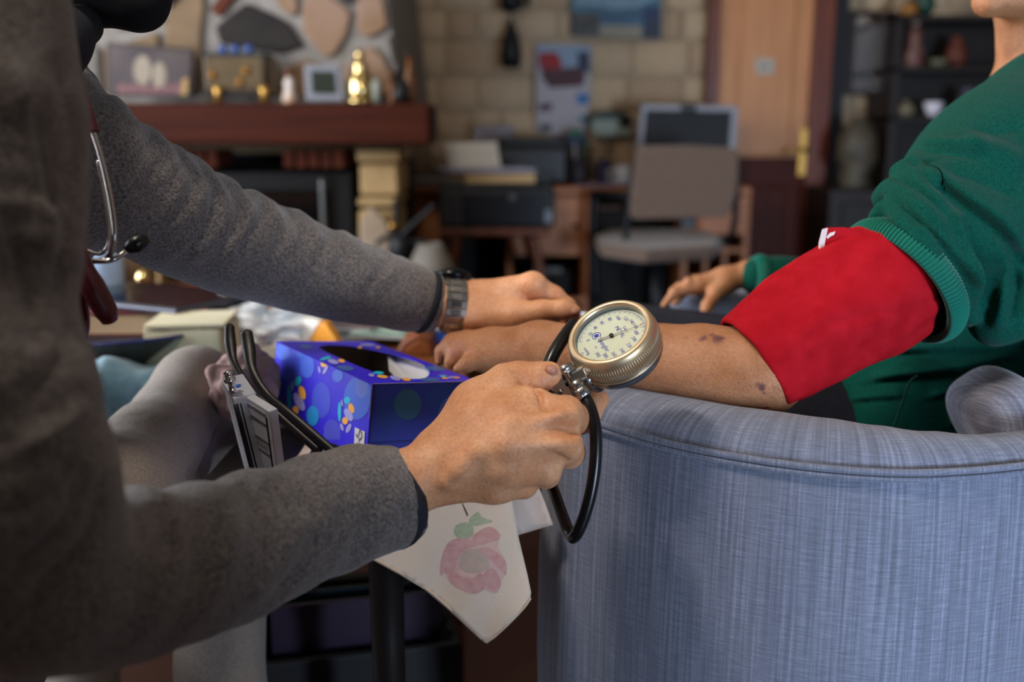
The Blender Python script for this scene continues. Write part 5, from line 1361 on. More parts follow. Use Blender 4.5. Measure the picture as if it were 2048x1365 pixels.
# near hand
h = SDF(.0013)
K = .007
h.chain(ch([(640, 1035, .67, 58), (800, 975, .705, 66), (885, 930, .712, 62)]), k=.01, n=CZ, sq=1.15)
for L in ([(880, 915, .718, 42), (1010, 850, .705, 44), (1132, 826, .715, 36)],
          [(880, 930, .712, 44), (1020, 885, .698, 46), (1128, 886, .703, 36)],
          [(880, 945, .712, 44), (1010, 928, .700, 44), (1090, 938, .712, 33)],
          [(885, 962, .715, 42), (990, 966, .712, 36), (1046, 970, .725, 27)],
          [(885, 900, .725, 50), (955, 815, .735, 50), (1012, 768, .742, 39)],
          [(950, 850, .715, 50), (1060, 808, .718, 38)]): h.chain(ch(L), k=.012)
h.chain(ch([(1012, 767, .742, 38), (1040, 758, .741, 33), (1075, 757, .74, 31), (1099, 748, .738, 25)]), k=.005)
for L in ([(1132, 832, .715, 33), (1160, 838, .742, 30), (1176, 826, .772, 25), (1196, 800, .785, 22)],
          [(1128, 890, .705, 35), (1138, 905, .736, 31), (1136, 890, .772, 26), (1112, 866, .782, 22)],
          [(1090, 940, .714, 31), (1092, 948, .745, 28), (1094, 922, .775, 24), (1075, 890, .785, 20)],
          [(1046, 972, .727, 24), (1052, 964, .752, 23), (1058, 937, .777, 20), (1048, 905, .785, 17)]): h.chain(ch(L), k=.004)
# knuckle heads and tendons
for u, v, d, r in ((1140, 832, .700, 17), (1138, 892, .694, 18), (1096, 944, .703, 15), (1052, 974, .718, 12), (1006, 764, .728, 20)):
    p, q = pr(u, v, d, r); h.ell(p, (q, q, q), k=.010)
for L in ([(905, 905, .696, 6), (1010, 862, .688, 6), (1120, 830, .690, 6)], [(905, 925, .694, 6), (1010, 892, .682, 6), (1118, 888, .685, 6)],
          [(898, 965, .690, 8), (920, 940, .686, 7), (948, 905, .684, 6)]): h.chain(ch(L), k=.012)
# creases
h.chain(ch([(1062, 772, .722, 5), (1075, 790, .712, 4), (1086, 812, .70, 3)]), k=.006, sub=True)
h.chain(ch([(1156, 862, .700, 5), (1120, 866, .683, 3)]), k=.006, sub=True)
h.chain(ch([(1128, 922, .694, 5), (1098, 914, .684, 3)]), k=.006, sub=True)
hand1 = h.mesh(1)
# far hand
h = SDF(.0015)
h.chain(ch([(800, 598, 1.005, 36), (880, 608, 1.02, 43), (950, 614, 1.03, 46)]), k=.01)
for L in ([(950, 598, 1.03, 34), (1064, 574, 1.03, 28)], [(950, 603, 1.045, 36), (1058, 580, 1.055, 28)], [(950, 612, 1.06, 34), (1046, 598, 1.078, 26)], [(950, 622, 1.07, 30), (1030, 622, 1.09, 22)],
          [(945, 630, 1.022, 38), (1022, 634, 1.016, 33)]): h.chain(ch(L), k=.012)
h.chain(ch([(1022, 633, 1.016, 30), (1085, 622, 1.012, 22), (1125, 620, 1.012, 20), (1148, 623, 1.012, 14)]), k=.005)
h.chain(ch([(1066, 574, 1.03, 28), (1108, 592, 1.032, 19), (1136, 612, 1.032, 15), (1150, 632, 1.03, 12)]), k=.005)
h.chain(ch([(1060, 580, 1.057, 26), (1108, 606, 1.06, 18), (1128, 632, 1.05, 15), (1136, 650, 1.04, 12)]), k=.004)
h.chain(ch([(1048, 598, 1.08, 24), (1092, 622, 1.082, 17), (1108, 648, 1.06, 14), (1112, 662, 1.045, 12)]), k=.004)
h.chain(ch([(1032, 622, 1.09, 20), (1070, 645, 1.085, 15), (1084, 662, 1.06, 12)]), k=.004)
p, q = pr(1068, 566, 1.018, 20); h.ell(p, (q, q, q), k=.010)
h.chain(ch([(1060, 598, 1.006, 4), (1092, 599, 1.008, 3)]), k=.006, sub=True)
hand2 = h.mesh(1)
# head, neck and the body under the clothes
b_ = SDF(.005)
Rh = Matrix(((math.cos(-.5), 0, math.sin(-.5)), (0, 1, 0), (-math.sin(-.5), 0, math.cos(-.5))))
b_.ell(P(150, -250, .78), (.09, .074, .098), Rh.transposed(), k=.02)
b_.chain(ch([(170, -75, .78, 85), (232, -45, .77, 55), (280, -12, .765, 30)]), k=.02)
b_.chain(ch([(345, -140, .775, 30), (372, -95, .775, 36)]), k=.02)            # nose
b_.chain(ch([(305, -50, .775, 30), (300, -70, .775, 34)]), k=.015)            # lips
b_.ell(P(110, -190, .70), (.02, .010, .032), k=.008)                          # ear
b_.chain(ch([(0, 150, .79, 110), (75, -20, .785, 95)]), k=.01)              # neck
tubeP(b_, [(-225, 1100, .76, 270), (-225, 800, .77, 300), (-205, 480, .79, 290), (-100, 260, .80, 210), (40, 160, .79, 130)], k=.02)
tubeP(b_, [(-60, 100, .54, 110), (-20, 600, .50, 110), (60, 1120, .51, 110), (480, 1090, .62, 70), (700, 1010, .685, 62)], k=.01)
tubeP(b_, [(60, 250, .80, 90), (340, 426, .88, 75), (600, 530, .97, 55), (820, 600, 1.01, 40)], k=.01)
bodyc = b_.mesh(1)
V, Fs = merge([hand1, hand2, bodyc])
mesh_obj('body', V, Fs, m_skin1, c1, smooth=True)
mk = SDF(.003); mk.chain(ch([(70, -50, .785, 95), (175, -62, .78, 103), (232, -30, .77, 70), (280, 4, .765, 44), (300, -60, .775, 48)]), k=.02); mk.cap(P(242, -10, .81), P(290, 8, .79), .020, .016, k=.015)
mesh_obj('dark_chin_cover', *mk.mesh(1), M('chin_cover_black', '#0b0b0f', .9), c1, smooth=True)  # near-black cover added over chin, jaw and neck to darken them
# hair cap
hs = SDF(.005); hs.ell(P(140, -260, .78), (.105, .084, .105), Rh.transposed(), k=.01); hs.ell(P(330, -210, .78), (.06, .1, .06), k=.02, sub=True)
mesh_obj('hair', *hs.mesh(1), M('dark_hair', '#15100d', .6), c1, smooth=True)
# thumbnails
for (u, v, VV, ru, rv, an, tl_) in ((1103, 741, hand1[0], 13, 10, .2, 1), (1149, 624, hand2[0], 9, 7.5, .1, 1)):
    d = (surf(VV, u, v) - CAM).dot(-CZ) - .0004
    pts = [P(a, b, d + .0025 * (((a - u) / ru) ** 2 + ((b - v) / rv) ** 2) * .5) for a, b in ell_pts(u, v, ru, rv, 16, an)]
    c = P(u, v, d - .0003)
    mesh_obj('thumbnail', pts + [c], [(i, (i + 1) % 16, 16) for i in range(16)], M('nail', '#b98572', .3), c1, smooth=True, solid=.0008)
# jacket
j = SDF(.0028)
rnf = random.Random(5)
up_f = [( .03 + i * .045 + rnf.uniform(-.01, .01), rnf.uniform(.004, .008), .016, .02, .5, .3) for i in range(6)]
tubeP(j, [(-60, -90, .53, 178), (-32, 300, .51, 196), (-22, 600, .49, 164), (-5, 800, .48, 188), (25, 1000, .48, 206), (80, 1160, .50, 188)], k=.004, disp=folds([(.09, .006, .02, .03, .2, .6), (.17, .007, .02, -.02, .2, .6), (.24, .008, .018, .02, 0, .8), (.285, .006, .014, -.02, 0, .8)]), up=CY, side=CZ)
tubeP(j, [(60, 1165, .50, 180), (180, 1165, .53, 176), (290, 1148, .56, 160), (480, 1095, .62, 138), (640, 1035, .67, 118), (772, 999, .709, 104)], k=.006,
      disp=folds([(.045, .006, .012, .02, .9, .2), (.085, .005, .014, .025, .4, .6), (.125, .006, .013, .03, .5, .6), (.165, .007, .016, .04, .3, .8), (.20, .006, .012, .035, .7, .3), (.232, .005, .013, .02, .2, .6)]), up=CY, side=CZ)
tubeP(j, [(50, 225, .80, 138), (145, 302, .81, 124), (245, 374, .84, 115), (340, 430, .88, 115), (450, 481, .92, 106), (580, 525, .965, 95), (664, 554, .985, 86), (785, 586, 1.01, 73), (850, 604, 1.02, 63)], k=.012,
      disp=folds([(.03, .009, .014, -.03, .7, .5), (.07, .010, .016, -.03, .7, .4), (.112, .010, .014, -.03, .8, .2), (.142, .008, .011, -.03, .8, .2), (.172, .008, .011, -.035, .8, .2), (.205, .007, .012, -.03, .8, .1), (.245, .006, .013, -.03, .7, .2), (.29, .005, .014, -.03, .7, .1), (.335, .005, .014, -.02, .8, .1), (.375, .003, .012, -.02, .7, .1)]), up=CY, side=CZ)
tubeP(j, [(-235, 1250, .76, 330), (-235, 1000, .76, 340), (-230, 760, .77, 360), (-215, 480, .79, 362), (-160, 260, .81, 280), (-60, 190, .80, 165)], k=.03, disp=folds([(.12, .008, .02, .03, 0, .6), (.24, .008, .02, .03, 0, .6), (.34, .01, .02, .0, 0, .6)]), up=CX, side=CZ)
j.cap(P(772, 999, .709), P(830, 972, .718), px(84, .71), px(84, .71), k=.004, sub=True)     # open cuffs
j.cap(P(850, 604, 1.02), P(900, 614, 1.03), px(52, 1.02), px(52, 1.02), k=.004, sub=True)
JV, JF = j.mesh(1)
FL = []
for pts in ([(262, 240), (250, 285), (212, 323)], [(349, 295), (310, 345), (262, 390)], [(394, 331), (385, 380), (345, 440), (300, 480)], [(438, 360), (425, 420), (390, 490), (335, 530)], [(489, 374), (480, 430), (450, 490), (405, 535)], [(535, 395), (515, 450), (470, 505)], [(579, 418), (573, 462), (542, 515)], [(664, 458), (650, 502), (625, 540)], [(785, 505), (768, 542), (728, 575)]):
    FL.append((pts, .0045, 13, 'c')); FL.append(([(a + 20, b - 4) for a, b in pts], .0035, 15, 'r')); FL.append(([(a - 22, b + 2) for a, b in pts], .0025, 16, 'r'))
JV = relief(JV, JF, FL, .74, 1.2)
FN = [([(211, 976), (196, 1030), (156, 1110), (100, 1160), (40, 1230)], .007, 16, 'c'), ([(168, 925), (140, 1037), (56, 1121), (0, 1160)], .006, 16, 'c'), ([(168, 920), (84, 1003), (0, 1030)], .005, 14, 'c'),
      ([(540, 955), (565, 1000), (585, 1030)], .005, 14, 'c'), ([(600, 1020), (595, 1060), (575, 1105), (540, 1165), (490, 1205)], .005, 18, 'r'), ([(640, 1060), (625, 1105), (582, 1162), (540, 1190)], .005, 16, 'c'), ([(480, 962), (500, 990), (515, 1030)], .004, 14, 'c'),
      ([(440, 1000), (430, 1080), (410, 1130), (370, 1190)], .004, 22, 'c'), ([(470, 1010), (465, 1080), (440, 1140)], .003, 18, 'r'), ([(330, 995), (345, 1050), (330, 1120)], .004, 20, 'c'), ([(700, 1010), (715, 1060), (700, 1120)], .003, 18, 'c'), ([(270, 1000), (280, 1080), (260, 1150)], .003, 20, 'r'),
      ([(60, 205), (95, 362), (114, 420)], .008, 20, 'c'), ([(110, 100), (152, 260), (140, 420)], .007, 22, 'c'), ([(20, 120), (60, 260), (90, 420), (110, 520)], .006, 24, 'r'), ([(150, 420), (125, 520), (120, 600)], .007, 18, 'c'), ([(10, 420), (60, 600), (80, 700)], .006, 26, 'c'), ([(150, 640), (110, 740), (40, 800)], .005, 22, 'c'), ([(180, 800), (120, 860), (30, 900)], .005, 24, 'r')]
JV = relief(JV, JF, FN, .30, .74)
mesh_obj('fleece_jacket', JV, JF, m_fleece, c1, smooth=True)
def band(name, a, b, ra, rb, mat, par, th=.003, bulge=0.0, n=48):
    a, ra = a; b, rb = b; ax = (b - a).normalized(); L = (b - a).length
    G().lathe([(ra - th, 0), (ra, 0), (max(ra, rb) + bulge, L * .5), (rb, L), (rb - th, L), (rb - th - .001, L * .5), (ra - th, 0)], a, ax, n=n).obj(name, mat, par, smooth=True)
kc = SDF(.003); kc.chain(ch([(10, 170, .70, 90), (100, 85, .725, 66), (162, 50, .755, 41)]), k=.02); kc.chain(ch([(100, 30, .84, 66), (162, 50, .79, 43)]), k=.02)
mesh_obj('jacket_collar', *kc.mesh(1), m_trim, c1, smooth=True)  # collar is the same fleece; its shade is put into the dark colour
band('cuff_binding', pr(766, 1001, .708, 106), pr(790, 990, .7155, 100), pr(0, 0, .708, 106)[1], pr(0, 0, .715, 100)[1], m_trim, c1)
band('cuff_binding', pr(846, 603, 1.019, 65), pr(862, 608, 1.0225, 60), pr(0, 0, 1.019, 65)[1], pr(0, 0, 1.0225, 60)[1], m_trim, c1)
# trousers
t = SDF(.004)
tubeP(t, [(-120, 1180, .78, 240), (60, 1120, .82, 190), (215, 1040, .87, 150), (295, 935, .93, 114), (345, 852, .99, 92), (384, 786, 1.04, 76), (398, 752, 1.055, 52)], k=.01, disp=folds([(.06, .006, .02, .03, .5, .3), (.13, .005, .02, .03, .5, .4), (.21, .004, .02, .02, .5, .4)]), up=CY, side=CZ)
tubeP(t, [(392, 775, 1.05, 66), (420, 900, 1.05, 76), (440, 1100, 1.04, 90), (440, 1350, 1.0, 88), (430, 1650, .96, 90)], k=.03, disp=folds([(.1, .004, .02, .02, .5, .5), (.2, .005, .02, -.02, .5, .5), (.3, .005, .02, .02, .5, .5)]), up=CX, side=CZ)
tubeP(t, [(-300, 1200, .95, 240), (-100, 1000, 1.15, 150), (100, 900, 1.3, 120), (140, 880, 1.36, 100)], k=.03)
tubeP(t, [(140, 890, 1.36, 95), (150, 1150, 1.3, 85), (150, 1420, 1.2, 85)], k=.03)
tubeP(t, [(-240, 1180, .80, 300), (-240, 1300, .85, 300)], k=.05)
mesh_obj('trousers', *t.mesh(1), m_trou, c1, smooth=True)
G().tube([P(441, 775, 1.02), P(437, 840, 1.0), P(412, 900, .935), P(385, 955, .90)], .0016, n=6).obj('trouser_seam', M('seam_taupe', '#6a615a', .9), c1, smooth=True)
for (u, v, d) in ((430, 1700, .94), (150, 1480, 1.18)):
    q = P(u, v, d); q.z = 0
    s_ = SDF(.005); s_.cap((q.x, q.y - .02, .045), (q.x + .13, q.y + .06, .035), .045, .034, k=.02); s_.cap((q.x, q.y - .02, .05), (q.x, q.y - .02, .11), .045, .042, k=.03)
    Vv, Ff = s_.mesh(1); Vv[:, 2] = np.maximum(Vv[:, 2], 0.001); mesh_obj('shoe', Vv, Ff, M('shoe_black', '#17161a', .5), c1, smooth=True)

# ---------------- the seated person whose pressure is taken
c2 = thing('person', (.36, 1.15, .0), 'seated person in a green sweatshirt with the forearm on the grey armrest', 'person')
h = SDF(.0016)
h.chain(ch([(1700, 610, .875, 92), (1600, 690, .868, 88), (1530, 745, .863, 76)]), k=.01)
h.chain(ch([(1530, 745, .863, 78), (1480, 740, .868, 80), (1400, 728, .882, 75), (1320, 719, .897, 66), (1200, 706, .92, 57), (1080, 698, .95, 52), (985, 702, .98, 44)]), k=.012)
h.chain(ch([(1530, 772, .855, 48), (1541, 797, .855, 26)]), k=.014)
h.chain(ch([(985, 702, .98, 44), (925, 700, .985, 36)]), k=.01)
h.chain(ch([(930, 690, .99, 30), (906, 688, .99, 20), (885, 704, .995, 14), (879, 724, .995, 9)]), k=.005)
h.chain(ch([(930, 702, .985, 30), (914, 710, .98, 20), (902, 727, .975, 12), (899, 738, .975, 8)]), k=.005)
h.chain(ch([(935, 695, 1.0, 28), (905, 690, 1.01, 18), (888, 712, 1.015, 13), (886, 730, 1.015, 9)]), k=.005)
h.chain(ch([(940, 700, 1.01, 26), (915, 700, 1.025, 16), (900, 720, 1.03, 12), (898, 738, 1.025, 9)]), k=.005)
h.chain(ch([(960, 715, .965, 24), (935, 728, .958, 15), (916, 738, .957, 10)]), k=.006)
arm1 = h.mesh(1)
sp_ = []
for u, v, d, r, cc, hd in ((1406, 675, .848, 7, '#5a3038', .7), (1424, 668, .848, 6, '#5f343c', .7), (1437, 677, .846, 9, '#52282f', .8), (1432, 670, .848, 7, '#5f343c', .6), (1524, 776, .838, 6, '#4c2830', .8), (1516, 770, .838, 5, '#5a3038', .8), (1528, 788, .838, 4, '#6a3a3e', .7), (1500, 772, .838, 16, '#7a5048', .2), (1323, 664, .86, 2.5, '#1c1210', 1), (1321, 672, .86, 5, '#7a3c38', .5), (1231, 773, .89, 4, '#3c2018', .8),
                          (1340, 690, .858, 8, '#c49a86', .3), (1356, 697, .857, 8, '#c49a86', .3), (1370, 704, .856, 6, '#c49a86', .3), (1370, 672, .85, 4, '#7a4038', .5), (1395, 667, .85, 4, '#84483e', .4),
                          (905, 700, .985, 48, '#c08a84', .1), (935, 700, .97, 34, '#c39088', .1), (880, 715, .99, 30, '#c08078', .1)):
    sp_.append((surf(arm1[0], u, v), px(r * (2.0 if r < 12 else 1.3), d), cc, hd))
m_skin2 = skin('aged_skin', '#a06a46', '#b5805c', sp_, rough=.55, bump=.6, bs=230)
h = SDF(.002)
h.chain(ch([(1560, 556, 1.36, 30), (1500, 548, 1.36, 25), (1450, 560, 1.36, 25), (1398, 570, 1.355, 18)]), k=.01)
h.chain(ch([(1395, 571, 1.355, 16), (1350, 585, 1.35, 11), (1328, 611, 1.35, 7)]), k=.005)
h.chain(ch([(1440, 562, 1.375, 24), (1394, 566, 1.378, 15), (1358, 578, 1.39, 11), (1336, 602, 1.39, 7)]), k=.005)
h.chain(ch([(1440, 566, 1.395, 22), (1400, 570, 1.405, 14), (1368, 584, 1.42, 10), (1350, 606, 1.42, 7)]), k=.005)
h.chain(ch([(1440, 570, 1.41, 20), (1412, 576, 1.43, 13), (1386, 592, 1.44, 10), (1374, 610, 1.44, 7)]), k=.005)
h.chain(ch([(1450, 570, 1.35, 20), (1430, 588, 1.342, 15), (1415, 612, 1.334, 12), (1406, 640, 1.33, 9)]), k=.006)
p, q = pr(1376, 563, 1.35, 9); h.ell(p, (q, q, q), k=.006)
arm2 = h.mesh(1)
b_ = SDF(.006)
b_.chain(ch([(1976, 4, 1.01, 32), (2050, -30, 1.02, 60), (2100, -90, 1.03, 120)]), k=.02)
b_.ell(P(2110, -190, 1.04), (.098, .078, .12), k=.02)
b_.chain(ch([(1935, -120, 1.03, 28), (1912, -80, 1.03, 30)]), k=.015)
b_.chain(ch([(1958, -40, 1.02, 28), (1955, -58, 1.02, 28)]), k=.012)
b_.ell(P(2150, -150, .97), (.022, .01, .034), k=.008)
b_.chain(ch([(2118, -60, 1.05, 110), (2112, 60, 1.06, 100), (2110, 190, 1.08, 112)]), k=.02)
tubeP(b_, [(1800, 900, 1.16, 200), (1880, 650, 1.15, 200), (1990, 420, 1.13, 190), (2080, 250, 1.09, 130)], k=.02)
tubeP(b_, [(2080, 270, 1.0, 90), (1900, 440, .90, 92), (1700, 610, .876, 90)], k=.01)
tubeP(b_, [(2010, 300, 1.3, 70), (1760, 560, 1.38, 40), (1540, 556, 1.36, 28)], k=.01)
V, Fs = merge([arm1, arm2, b_.mesh(1)])
mesh_obj('body', V, Fs, m_skin2, c2, smooth=True)
hs = SDF(.006); hs.ell(P(2150, -240, 1.04), (.1, .085, .11), k=.01)
mesh_obj('hair', *hs.mesh(1), M('grey_hair', '#5c5854', .7), c2, smooth=True)
# sweatshirt
m_green = M('green_fleece', '#063d33', .92, c2='#094c40', scale=500, detail=3, bump=.35, bscale=1100, sheen=.05, spec=.08)
m_rib = M('green_rib', '#0f6454', .9, sheen=.2, spec=.12)
SL = [(2100, 240, 1.0, 130), (1995, 328, .94, 152), (1924, 417, .905, 150), (1868, 492, .888, 130), (1818, 552, .879, 124)]
slp, slr = resample([Vector((a, b, c)) for a, b, c, _ in SL], [q[3] for q in SL], 10)
def on_sleeve(u, v, lift=0.0):
    best = min(range(len(slp)), key=lambda i: (slp[i].x - u) ** 2 + (slp[i].y - v) ** 2)
    c = slp[best]; dd = math.hypot(c.x - u, c.y - v); r = slr[best]
    x = max(0.0, 1 - (dd / r) ** 2)
    return P(u, v, c.z - px(r, c.z) * math.sqrt(x) + lift)
s_ = SDF(.0022)
tubeP(s_, [(1790, 960, 1.16, 255), (1805, 860, 1.155, 268), (1850, 740, 1.15, 272), (1950, 600, 1.15, 262), (2075, 430, 1.13, 240), (2170, 290, 1.10, 190), (2160, 200, 1.08, 120)], k=.03)
tubeP(s_, SL, k=.012)
s_.cut(P(1806, 562, .879), P(1780, 583, .876) - P(1816, 552, .879), P(1780, 583, .872), .075)
tubeP(s_, [(2140, 165, 1.06, 95), (2100, 240, 1.0, 125)], k=.03)
tubeP(s_, [(2120, 300, 1.28, 120), (1980, 430, 1.36, 80), (1780, 545, 1.385, 62), (1640, 562, 1.37, 46), (1560, 556, 1.36, 44), (1512, 553, 1.355, 36)], k=.02, disp=folds([(.18, .006, .015, .01, .6, .3), (.23, .006, .015, -.01, .6, .3), (.285, .004, .012, .01, .6, .3)]), up=CY, side=CZ)
for L, r, k in (([(2040, 470, .90), (2015, 560, .885), (1995, 630, .885), (1988, 660, .89)], (.03, .034, .026, .012), .012),
                ([(2080, 420, .92), (2060, 540, .89), (2045, 630, .88)], (.03, .04, .02), .012),
                ([(1962, 530, .868), (1940, 610, .868), (1938, 640, .872)], (.012, .014, .007), .006)):
    s_.tube([P(*q) for q in L], list(r), k=k)
def ridge(pts, r, k=.006, lift=.003): s_.tube([on_sleeve(u, v, lift) for u, v in pts], [r * .9] + [r] * (len(pts) - 2) + [r * .5], k=k)
ridge([(1800, 346), (1818, 342), (1850, 374), (1893, 436), (1926, 505), (1944, 570)], .0105, .004, .002)
ridge([(1766, 396), (1788, 380), (1826, 402), (1876, 466), (1914, 540), (1932, 596)], .0115, .004, .002)
ridge([(1756, 434), (1778, 418), (1814, 444), (1864, 508), (1902, 572), (1920, 612)], .0095, .004, .002)
ridge([(1858, 398), (1890, 446), (1910, 490)], .0045, .003, .004)
def on_torso(u, v): 
    L = [(1790, 960, 1.16, 255), (1800, 860, 1.155, 268), (1830, 740, 1.15, 275), (1880, 600, 1.15, 262)]
    q = min(L, key=lambda a: abs(a[1] - v)); dd = abs(u - q[0]); r = q[3]
    return P(u, v, q[2] - px(r, q[2]) * math.sqrt(max(0.02, 1 - (dd / r) ** 2)))
SV, SF = s_.mesh(1)
SW = [([(1962, 604), (1945, 575), (1920, 540)], .004, 10, 's'), ([(1932, 640), (1915, 606), (1890, 570)], .004, 10, 's'), ([(1838, 330), (1822, 322), (1812, 320)], .006, 12, 's'), ([(1870, 500), (1846, 474), (1828, 458)], .003, 9, 's'),
      ([(1975, 316), (1934, 307), (1876, 299), (1828, 291)], .007, 26, 's'),
      ([(2046, 522), (2019, 489), (1994, 457), (1974, 439), (1935, 411), (1899, 382), (1864, 358), (1845, 334)], .008, 38, 's'),
      ([(1880, 414), (1852, 389), (1817, 364), (1786, 352)], .005, 14, 's'),
      ([(1934, 572), (1924, 543), (1899, 511), (1862, 463), (1825, 426), (1795, 393)], .0055, 22, 's'),
      ([(1885, 470), (1860, 440), (1822, 402)], .0035, 12, 's'),
      ([(1894, 576), (1879, 550), (1859, 513), (1825, 481), (1795, 453), (1768, 426)], .0055, 20, 's'),
      ([(1905, 630), (1890, 606), (1849, 560), (1812, 521), (1782, 481), (1755, 446)], .005, 14, 's'),
      ([(1860, 540), (1840, 512), (1815, 486)], .003, 9, 's'), ([(1800, 470), (1785, 450), (1776, 440)], .003, 8, 's'),
      ([(1916, 435), (1949, 494), (1972, 540), (1973, 590), (1968, 645)], .007, 17, 'c'), ([(1908, 420), (1930, 482), (1943, 555), (1953, 632)], .005, 13, 'r'),
      ([(1985, 470), (2004, 540), (2004, 610), (1990, 660)], .005, 18, 'r'), ([(2030, 530), (2034, 590), (2020, 640)], .005, 16, 'c'),
      ([(2046, 400), (1990, 372), (1930, 352), (1890, 350)], .004, 26, 'c'), ([(2046, 250), (2000, 262), (1940, 260)], .003, 20, 'c'), ([(2046, 330), (1990, 300), (1930, 285)], .003, 22, 'r')]
SV = relief(SV, SF, [(p_, a_ * 1.9, w_, k_) for p_, a_, w_, k_ in SW], .75, 1.0)
ST = [([(2050, 688), (1960, 699), (1860, 704), (1760, 712)], .006, 16, 's'), ([(2050, 708), (1960, 735), (1870, 750), (1800, 758), (1740, 766)], .008, 22, 's'), ([(2040, 765), (1940, 784), (1860, 800)], .005, 20, 's'), ([(2000, 828), (1955, 842), (1900, 856)], .005, 16, 's'), ([(1810, 798), (1760, 800), (1700, 806)], .004, 14, 's')]
SV = relief(SV, SF, [(p_, a_ * 1.4, w_, k_) for p_, a_, w_, k_ in ST], .94, 1.12)
mesh_obj('sweatshirt', SV, SF, m_green, c2, smooth=True)
# seams
G().tube([on_sleeve(u, v, -.0015) for u, v in [(1975, 172), (1998, 186), (2012, 205), (2030, 218), (2060, 236)]], .0012, n=6).obj('shoulder_seam', M('seam_green', '#083c33', .9), c2, smooth=True)
G().tube([on_torso(u, v) - CZ * -.001 for u, v in [(1835, 752), (1818, 766), (1806, 800), (1795, 830), (1785, 862)]], .0012, n=6).obj('side_seam', M('seam_green', '#083c33', .9), c2, smooth=True)
# ribbed sleeve hem: rolled band with real ribs
def rib_band(a, b, ra, rb, n_rib, mat, par, bulge, name):
    ax = (b - a).normalized(); L = (b - a).length
    m_ = 13; prof_ = []
    for i in range(m_):
        t_ = i / (m_ - 1); r_ = ra + (rb - ra) * t_ + bulge * math.sin(math.pi * t_)
        prof_.append((r_, L * t_))
    prof_ = [(ra - .006, .002)] + prof_ + [(rb - .006, L - .002)]
    def fn(r, hh, th, jj): 
        return r + (.0009 * math.cos(th * n_rib) if 0 < jj < len(prof_) - 1 else 0)
    g = G(); g.lathe(prof_, a, ax, n=n_rib * 6, fn=fn)
    g.F = [f for f in g.F if len(f) == 4]
    g.obj(name, mat, par, smooth=True)
a0, r0 = pr(1788, 577, .876, 137); b0, r1 = pr(1822, 549, .8795, 138)
rib_band(a0, b0, r0, r1, 110, m_rib, c2, .004, 'sleeve_rib')
a0, r0 = pr(1503, 553, 1.355, 37); b0, r1 = pr(1530, 554, 1.357, 41)
rib_band(a0, b0, r0, r1, 60, m_rib, c2, .003, 'sleeve_rib')
# trousers
t = SDF(.006)
m_navy = M('navy_trousers', '#161722', .9, c2='#1d1f2c', scale=200, bump=.2, bscale=500)
tubeP(t, [(1800, 930, 1.12, 170), (1600, 830, 1.12, 150), (1400, 770, 1.14, 135), (1260, 740, 1.16, 118)], k=.02)
tubeP(t, [(1800, 880, 1.28, 150), (1600, 790, 1.28, 132), (1400, 735, 1.30, 112), (1250, 712, 1.32, 98)], k=.02)
tubeP(t, [(1260, 745, 1.16, 112), (1230, 900, 1.2, 100), (1225, 1150, 1.22, 92), (1220, 1420, 1.26, 84)], k=.03)
tubeP(t, [(1250, 715, 1.32, 96), (1220, 900, 1.36, 86), (1215, 1100, 1.38, 80), (1210, 1320, 1.42, 74)], k=.03)
mesh_obj('trousers', *t.mesh(1), m_navy, c2, smooth=True)
for (u, v, d) in ((1218, 1440, 1.27), (1208, 1340, 1.43)):
    q = P(u, v, d); q.z = 0
    s_ = SDF(.006); s_.cap((q.x + .02, q.y, .045), (q.x - .13, q.y, .036), .044, .036, k=.02); s_.cap((q.x, q.y, .05), (q.x, q.y, .12), .045, .042, k=.03)
    Vv, Ff = s_.mesh(1); Vv[:, 2] = np.maximum(Vv[:, 2], 0.001); mesh_obj('slipper', Vv, Ff, M('slipper_grey', '#2a2a30', .8), c2, smooth=True)
# ================================================================== the pressure gauge
GC = P(1221, 668, .752)
Ug = (CX * .865 + CY * .502).normalized()
sn, cs_ = math.sin(math.radians(50)), math.cos(math.radians(50))
Ng = (CX * (-.502 * sn) + CY * (.865 * sn) + CZ * cs_).normalized()
Ug = (Ug - Ng * Ug.dot(Ng)).normalized(); Rg = Ug.cross(Ng).normalized()
RB = px(91, .752)
def GP(x, y, z=0.0): return GC + Rg * x + Ug * y + Ng * z
sg = thing('blood_pressure_gauge', GC - Ng * .03, 'round brass rimmed pressure gauge with pale dial held in the near hand', 'gauge')
m_gold = M('satin_brass', '#dcc3a0', .42, metal=.9, c2='#d0b590', scale=30)
m_gry = M('satin_steel', '#8f9296', .3, metal=1.0)
NK = 104
def knurl(r, hh, t_, jj): return r + (.0008 * math.cos(t_ * NK) if -.0125 < hh < -.006 else 0)
prof = [(RB * .815, .0008), (RB * .825, .0024), (RB * .86, .0036), (RB * .93, .0034), (RB * .975, .0014), (RB, -.002), (RB * 1.005, -.0055), (RB * 1.012, -.0065), (RB * 1.012, -.0095), (RB * 1.012, -.012), (RB * 1.0, -.0132), (RB * .998, -.0165), (RB * .985, -.0172)]
g = G(); g.lathe(prof, GC, Ng, n=NK * 6, fn=knurl); g.F = [f for f in g.F if len(f) == 4]; g.obj('bezel', m_gold, sg, smooth=True)
g = G(); g.lathe([(RB * .985, -.0172), (RB * .99, -.019), (RB * .985, -.024), (RB * .93, -.0275), (RB * .6, -.029), (0, -.029)], GC, Ng, n=96); g.F = [f for f in g.F if len(f) == 4 or len(f) > 50]; g.obj('case_back', m_gry, sg, smooth=True)
g = G(); g.lathe([(RB * .99, -.0178), (RB * 1.008, -.018), (RB * 1.008, -.0195), (RB * .99, -.0197)], GC, Ng, n=96); g.F = [f for f in g.F if len(f) == 4]; g.obj('seam_ring', m_gold, sg, smooth=True)
RD = RB * .82
